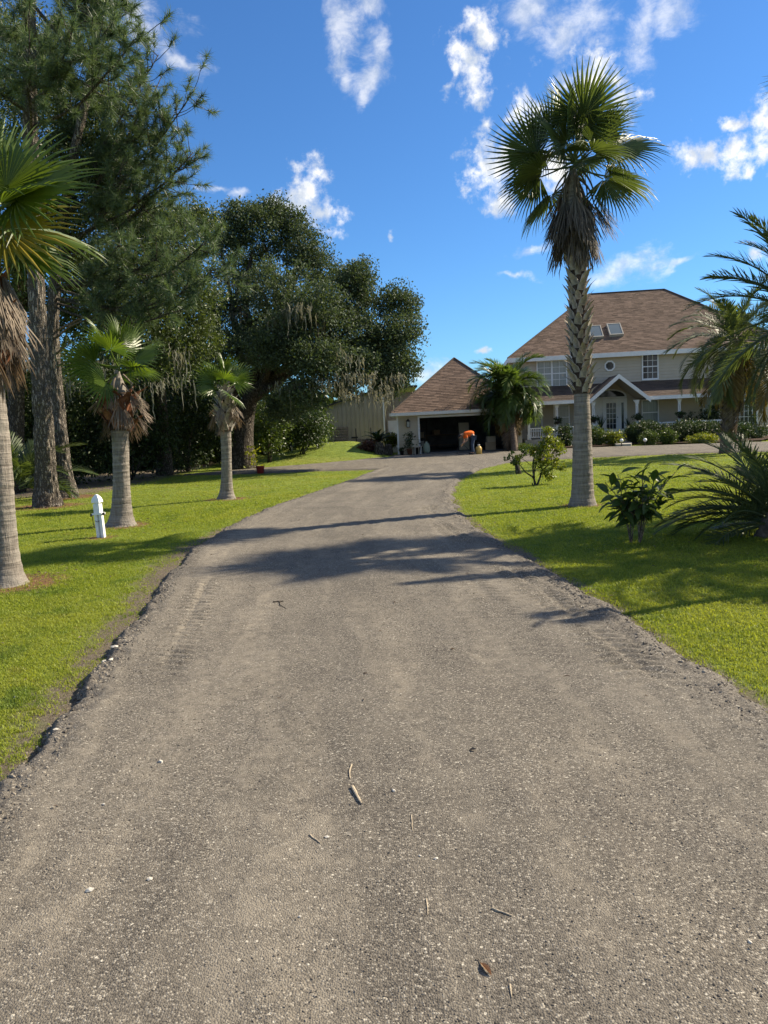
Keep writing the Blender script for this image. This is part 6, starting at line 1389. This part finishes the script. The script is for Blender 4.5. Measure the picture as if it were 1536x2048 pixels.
# ------------------------------------------------------------------ the worker
def skin_obj(name, joints, edges, mat, parent, sub=2, root=0):
    """joints: {name: (position, radius)}; one skinned surface"""
    ks = list(joints); me = bpy.data.meshes.new(name); me.from_pydata([joints[k][0] for k in ks], [(ks.index(a), ks.index(b)) for a, b in edges], [])
    o = obj(name, me, mat, parent); md = o.modifiers.new('skin', 'SKIN'); md.use_smooth_shade = True
    for i, k in enumerate(ks):
        r = joints[k][1]; sv = me.skin_vertices[0].data[i]; sv.radius = (r, r) if np.isscalar(r) else r; sv.use_root = (i == root)
    s = o.modifiers.new('subdivision', 'SUBSURF'); s.levels = sub; s.render_levels = sub; return o
def worker():
    b = gp(944, 911); b[2] = .048
    t_ = thing('person', 'worker in orange shirt and blue jeans bending down before the garage with a spray wand', 'person', tuple(b), 0)
    # local: -x is where the worker looks, y away from the camera
    J = {'pelvis': ((.10, 0, .92), .15), 'belly': ((-.03, 0, 1.03), .145), 'chest': ((-.22, 0, 1.06), .16), 'neck0': ((-.37, 0, 1.02), .075), 'neck': ((-.44, 0, .99), .062), 'head0': ((-.50, 0, .955), .088), 'head': ((-.57, 0, .90), .10), 'jaw': ((-.565, 0, .83), .06)}
    E = [('pelvis', 'belly'), ('belly', 'chest'), ('chest', 'neck0'), ('neck0', 'neck'), ('neck', 'head0'), ('head0', 'head'), ('head', 'jaw')]
    arms = {-1: [(-.30, -.19, 1.0), (-.22, -.24, .74), (-.46, -.17, .55), (-.52, -.15, .51)], 1: [(-.30, .19, 1.0), (-.34, .22, .72), (-.44, .14, .50), (-.48, .12, .45)]}
    for s, n in ((-1, 'r'), (1, 'l')):
        for j, (nm, r) in enumerate((('sh', .062), ('el', .044), ('wr', .030), ('pa', .034))): J[nm+n] = (arms[s][j], r)
        E += [('chest', 'sh'+n), ('sh'+n, 'el'+n), ('el'+n, 'wr'+n), ('wr'+n, 'pa'+n)]
        pa = np.array(arms[s][3]); d = unit(pa - np.array(arms[s][2])); up = np.array([0, 0, -1.0])
        for f in range(4):
            o = pa + d*.035 + np.array([0, s*(.024 - .016*f), 0]); l = (.030, .036, .034, .026)[f]
            J[f'f{f}a'+n] = (tuple(o), .010); J[f'f{f}b'+n] = (tuple(o + d*l*.6 + up*l*.6), .009); J[f'f{f}c'+n] = (tuple(o + up*l*1.3 - d*.004), .008)
            E += [('pa'+n, f'f{f}a'+n), (f'f{f}a'+n, f'f{f}b'+n), (f'f{f}b'+n, f'f{f}c'+n)]
        q = pa + np.array([0, -s*.03, .0]) + d*.005; J['ta'+n] = (tuple(q), .011); J['tb'+n] = (tuple(q + d*.035 + up*.02), .009); E += [('pa'+n, 'ta'+n), ('ta'+n, 'tb'+n)]
        J['hip'+n] = ((.09, s*.10, .88), .10); J['kn'+n] = ((-.0 if s < 0 else .05, s*.12, .48), .065); J['an'+n] = ((.06, s*.13, .10), .045); J['toe'+n] = ((-.12, s*.14, .045), .04)
        E += [('pelvis', 'hip'+n), ('hip'+n, 'kn'+n), ('kn'+n, 'an'+n), ('an'+n, 'toe'+n)]
    skin_obj('body', J, E, M['skin'], t_)
    S = {'pelvis': ((.13, 0, .95), .165), 'belly': ((-.03, 0, 1.04), .175), 'chest': ((-.22, 0, 1.065), .185), 'col': ((-.36, 0, 1.03), .10)}
    SE = [('pelvis', 'belly'), ('belly', 'chest'), ('chest', 'col')]
    for s, n in ((-1, 'r'), (1, 'l')):
        a0, a1 = np.array(arms[s][0]), np.array(arms[s][1]); S['sh'+n] = (tuple(a0), .088); S['sl'+n] = (tuple(a0 + (a1-a0)*.75), .070); SE += [('chest', 'sh'+n), ('sh'+n, 'sl'+n)]
    skin_obj('shirt', S, SE, M['orange'], t_)
    T = {'waist': ((.10, 0, .93), .158)}; TE = []
    for s, n in ((-1, 'r'), (1, 'l')):
        T['hip'+n] = ((.095, s*.095, .84), .115); T['kn'+n] = ((-.0 if s < 0 else .05, s*.12, .48), .085); T['hem'+n] = ((.06, s*.13, .09), .075); TE += [('waist', 'hip'+n), ('hip'+n, 'kn'+n), ('kn'+n, 'hem'+n)]
    skin_obj('jeans', T, TE, M['jeans'], t_)
    for s in (-1, 1):
        skin_obj('shoe', {'heel': ((.10, s*.13, .05), .048), 'mid': ((-.02, s*.135, .055), .052), 'toe': ((-.15, s*.145, .045), .042)}, [('heel', 'mid'), ('mid', 'toe')], M['black'], t_)
    # head: cap with brim, nose, ears, eyes
    ax = unit(np.array([-.07, 0, -.055])); upv = unit(np.array([-.45, 0, .75]))
    hc = np.array([-.55, 0, .91]); V = []; F = []
    for i in range(7):
        ph = i/6*math.pi*.52
        for j in range(14):
            a = j/14*6.283; q = hc + .116*(math.cos(ph)*upv + math.sin(ph)*(math.cos(a)*np.cross(upv, [0, 1, 0]) + math.sin(a)*np.array([0, 1, 0]))); V.append(q)
    F = [(14*i+j, 14*i+(j+1) % 14, 14*i+14+(j+1) % 14, 14*i+14+j) for i in range(6) for j in range(14)]; cp = MB().add(V, np.array(F))
    fd = -np.cross(upv, [0, 1, 0]); fd = fd if fd[0] < 0 and fd[2] < 0 else -fd
    br = [hc + fd*(.10 + (.085 if k else 0)) + np.array([0, y*(1 if not k else .75), 0]) + upv*z for z in (-.005, .008) for k in (0, 1) for y in (-.085, .085)]
    cp.add(br, np.array([(0, 1, 3, 2), (4, 6, 7, 5), (2, 3, 7, 6), (0, 2, 6, 4), (1, 5, 7, 3), (0, 4, 5, 1)])); cp.ob('cap', M['cap'], t_, smooth=False)
    nose = hc + fd*.105 - upv*.035; MB().add([nose - [0, .014, 0] - upv*.02, nose + [0, .014, 0] - upv*.02, nose + upv*.03 - fd*.01, nose + fd*.022 - upv*.015], np.array([(0, 1, 3), (1, 2, 3), (2, 0, 3)])).ob('nose', M['skin'], t_)
    for s in (-1, 1):
        e = hc + np.array([0, s*.10, 0]) - upv*.03; V, F = tube([e - upv*.03, e, e + upv*.03], [.010, .02, .014], 7); MB().add(V, F).ob('ear', M['skin'], t_)
        e = hc + fd*.092 + np.array([0, s*.036, 0]) - upv*.008; V, F = tube([e - fd*.006, e + fd*.008], .010, 7); MB().add(V, F).ob('eye', M['black'], t_)
    m = hc + fd*.088 - upv*.085; V, F = tube([m - [0, .025, 0], m + [0, .025, 0]], .006, 5); MB().add(V, F).ob('mouth', M['croton_leaf'], t_)
    hd = b + np.array([-.50, -.15, .47])
    w_ = thing('spray_wand', 'thin spray wand held by the bending worker, pointing down at the drive', 'spray wand', tuple(hd))
    MB().tube([(.06, .0, .05), (-.02, 0, .0), (-.22, .02, -.12), (-.25, .02, -.40)], .010, 6).ob('tube', M['dark'], w_); MB().tube([(.05, 0, .045), (.0, 0, .012)], .022, 8).ob('grip', M['yellow_jug'], w_)
    jb = gp(958, 910); jb[2] = .046
    s_ = thing('sprayer_jug', 'yellow plastic pump sprayer jug standing behind the worker', 'sprayer', tuple(jb))
    V, F = lathe([(.13, 0), (.15, .02), (.155, .25), (.14, .33), (.08, .39), (.055, .40), (.055, .43)], 20); MB().add(V, F).ob('tank', M['yellow_jug'], s_, smooth=True)
    V, F = lathe([(.062, .431), (.062, .47), (.03, .475)], 14); MB().add(V, F).ob('lid', M['white'], s_)
    m = MB(); m.tube([(0, 0, .475), (0, 0, .54)], .012, 8); m.tube([(-.07, 0, .545), (.07, 0, .545)], .014, 8); m.ob('pump_handle', M['black'], s_)
    R = np.random.default_rng(3); P = resample([np.array([-.05, -.05, .38]), np.array([-.22, -.28, .05]), np.array([-.5, -.25, .03]), np.array([-.52, -.1, .25]), (hd - jb) + np.array([.06, 0, .05])], 30)
    MB().tube(P, .009, 6).ob('hose', M['black'], s_)
worker()

# ------------------------------------------------------------------ litter on the drive
def dz(x, y): return 0.052
def stick(label, a, bb, r, bend=0.1, fork=None, name='stick', mat='straw_wood', sd=0):
    R = np.random.default_rng(sd); p, q = gp(*a, z=.055), gp(*bb, z=.055); p[2], q[2] = float(drive_h(p[0], p[1])), float(drive_h(q[0], q[1])); t_ = thing(name, label, name.replace('_', ' '), tuple(p)); Q = limb_path((0, 0, 0), q-p, R, 0, bend, 9); Q[:, 2] = np.array([float(drive_h(p[0]+v[0], p[1]+v[1])) for v in Q]) - p[2] + r*.7
    rr = r*(1 - .6*np.linspace(0, 1, 9)**2)*(1 + R.normal(0, .1, 9)); V, F = tube(Q, rr, 7); MB().add(V, F).ob('twig', M[mat], t_)
    if fork is not None:
        f = gp(*fork, z=.07) - p; V, F = tube(limb_path(Q[5], f, R, 0, .1, 6), np.linspace(r*.7, r*.3, 6), 6); MB().add(V, F).ob('side_twig', M[mat], t_)
    return t_
stick('thicker pale stick in the middle of the drive, lower of two', (705, 1583), (724, 1617), .008, .04, sd=1)
stick('thin pale curled stick just above the thicker stick on the drive', (704, 1537), (701, 1566), .0042, .12, sd=2)
stick('dark forked twig lying farther up the drive', (546, 1208), (567, 1206), .007, .15, (572, 1217), sd=3, mat='oak_bark')
stick('short bent twig left of the drive middle', (620, 1678), (642, 1696), .0035, .25, sd=4)
stick('fine straight straw right of the two sticks', (823, 1638), (826, 1670), .0025, .05, sd=5)
stick('fine straw near the lower middle of the drive', (853, 1805), (856, 1838), .0025, .05, sd=6)
stick('thin dark twig at the lower right of the drive', (985, 1822), (1025, 1838), .004, .1, sd=8)
stick('dry straw at the bottom edge of the drive', (1020, 1975), (1024, 2002), .003, .1, sd=9)
def dry_leaf():
    p = gp(972, 1945, z=.055); p[2] = float(drive_h(p[0], p[1])) + .001; t_ = thing('dry_leaf', 'curled tan dry leaf at the bottom of the drive, right of the middle', 'dry leaf', tuple(p), rad(-65)); V = []
    for f, w in ((0, .1), (.3, .8), (.6, 1), (.85, .6), (1, .05)): V += [(.06*(f-.5), -.009*w, .010*w+.003), (.06*(f-.5), 0, .002), (.06*(f-.5), .009*w, .010*w+.003)]
    MB().add(V, np.array([q for i in range(4) for q in ((3*i, 3*i+1, 3*i+4, 3*i+3), (3*i+1, 3*i+2, 3*i+5, 3*i+4))])).ob('blade', m_plain('dry_leaf', (.40, .24, .12), .7, .2, .2, 30), t_); MB().tube([(-.03, 0, .004), (-.05, .004, .003)], .0012, 5).ob('stalk', M['twig'], t_)
dry_leaf()
R_ = np.random.default_rng(15)
for k, (x, y, s, lab) in enumerate([(180, 1793, 16, 'largest flat white stone at the lower left of the drive'), (300, 1770, 11, 'white stone right of the largest white stone on the drive'), (322, 1528, 11, 'small white stone left of the drive middle, level with the upper stick'), (208, 1615, 8, 'small white stone near the left edge of the drive'), (872, 1722, 9, 'white stone right of the sticks on the drive'), (840, 1718, 7, 'tiny white stone left of another white stone, right of the sticks'), (788, 1590, 9, 'pale flat stone right of the thicker stick'), (655, 1683, 9, 'round pale stone beside the short bent twig'),
                               (230, 1300, 12, 'pale rock on the left gravel edge of the drive, topmost'), (207, 1313, 13, 'pale rock left of the topmost rock on the gravel edge'), (222, 1325, 11, 'pale rock below the topmost rock on the gravel edge'), (30, 1382, 9, 'white leaf-like stone on the left lawn'), (113, 1466, 9, 'white stone on the left gravel edge farther down'), (600, 1842, 8, 'pale stone left of the lower straw'), (1500, 1890, 9, 'pale stone at the lower right corner of the drive')]):
    p = gp(x, y, z=.055); w = s*p[1]/FPX/2*1.15
    V = np.array([(-1,1.6,0),(1,1.6,0),(-1,-1.6,0),(1,-1.6,0),(0,-1,1.6),(0,1,1.6),(0,-1,-1.6),(0,1,-1.6),(1.6,0,-1),(1.6,0,1),(-1.6,0,-1),(-1.6,0,1)], float)/1.75*(1 + R_.normal(0, .16, (12, 1)))*w*np.array([1, .75, .5])
    F = np.array([(0,11,5),(0,5,1),(0,1,7),(0,7,10),(0,10,11),(1,5,9),(5,11,4),(11,10,2),(10,7,6),(7,1,8),(3,9,4),(3,4,2),(3,2,6),(3,6,8),(3,8,9),(4,9,5),(2,4,11),(6,2,10),(8,6,7),(9,8,1)])
    p[2] = float(drive_h(p[0], p[1])) - .008 + w*.2
    if road_dist(p[0], p[1]) > 0.05: p[2] = float(gz(p[0], p[1])) + w*.25
    o = obj('pale_stone', mesh_np('pale_stone', V, F), M['palestone'], None, (p[0], p[1], p[2] + .008), (0, 0, R_.uniform(0, 6)), label=lab, category='stone', group='pale stones on and beside the drive')
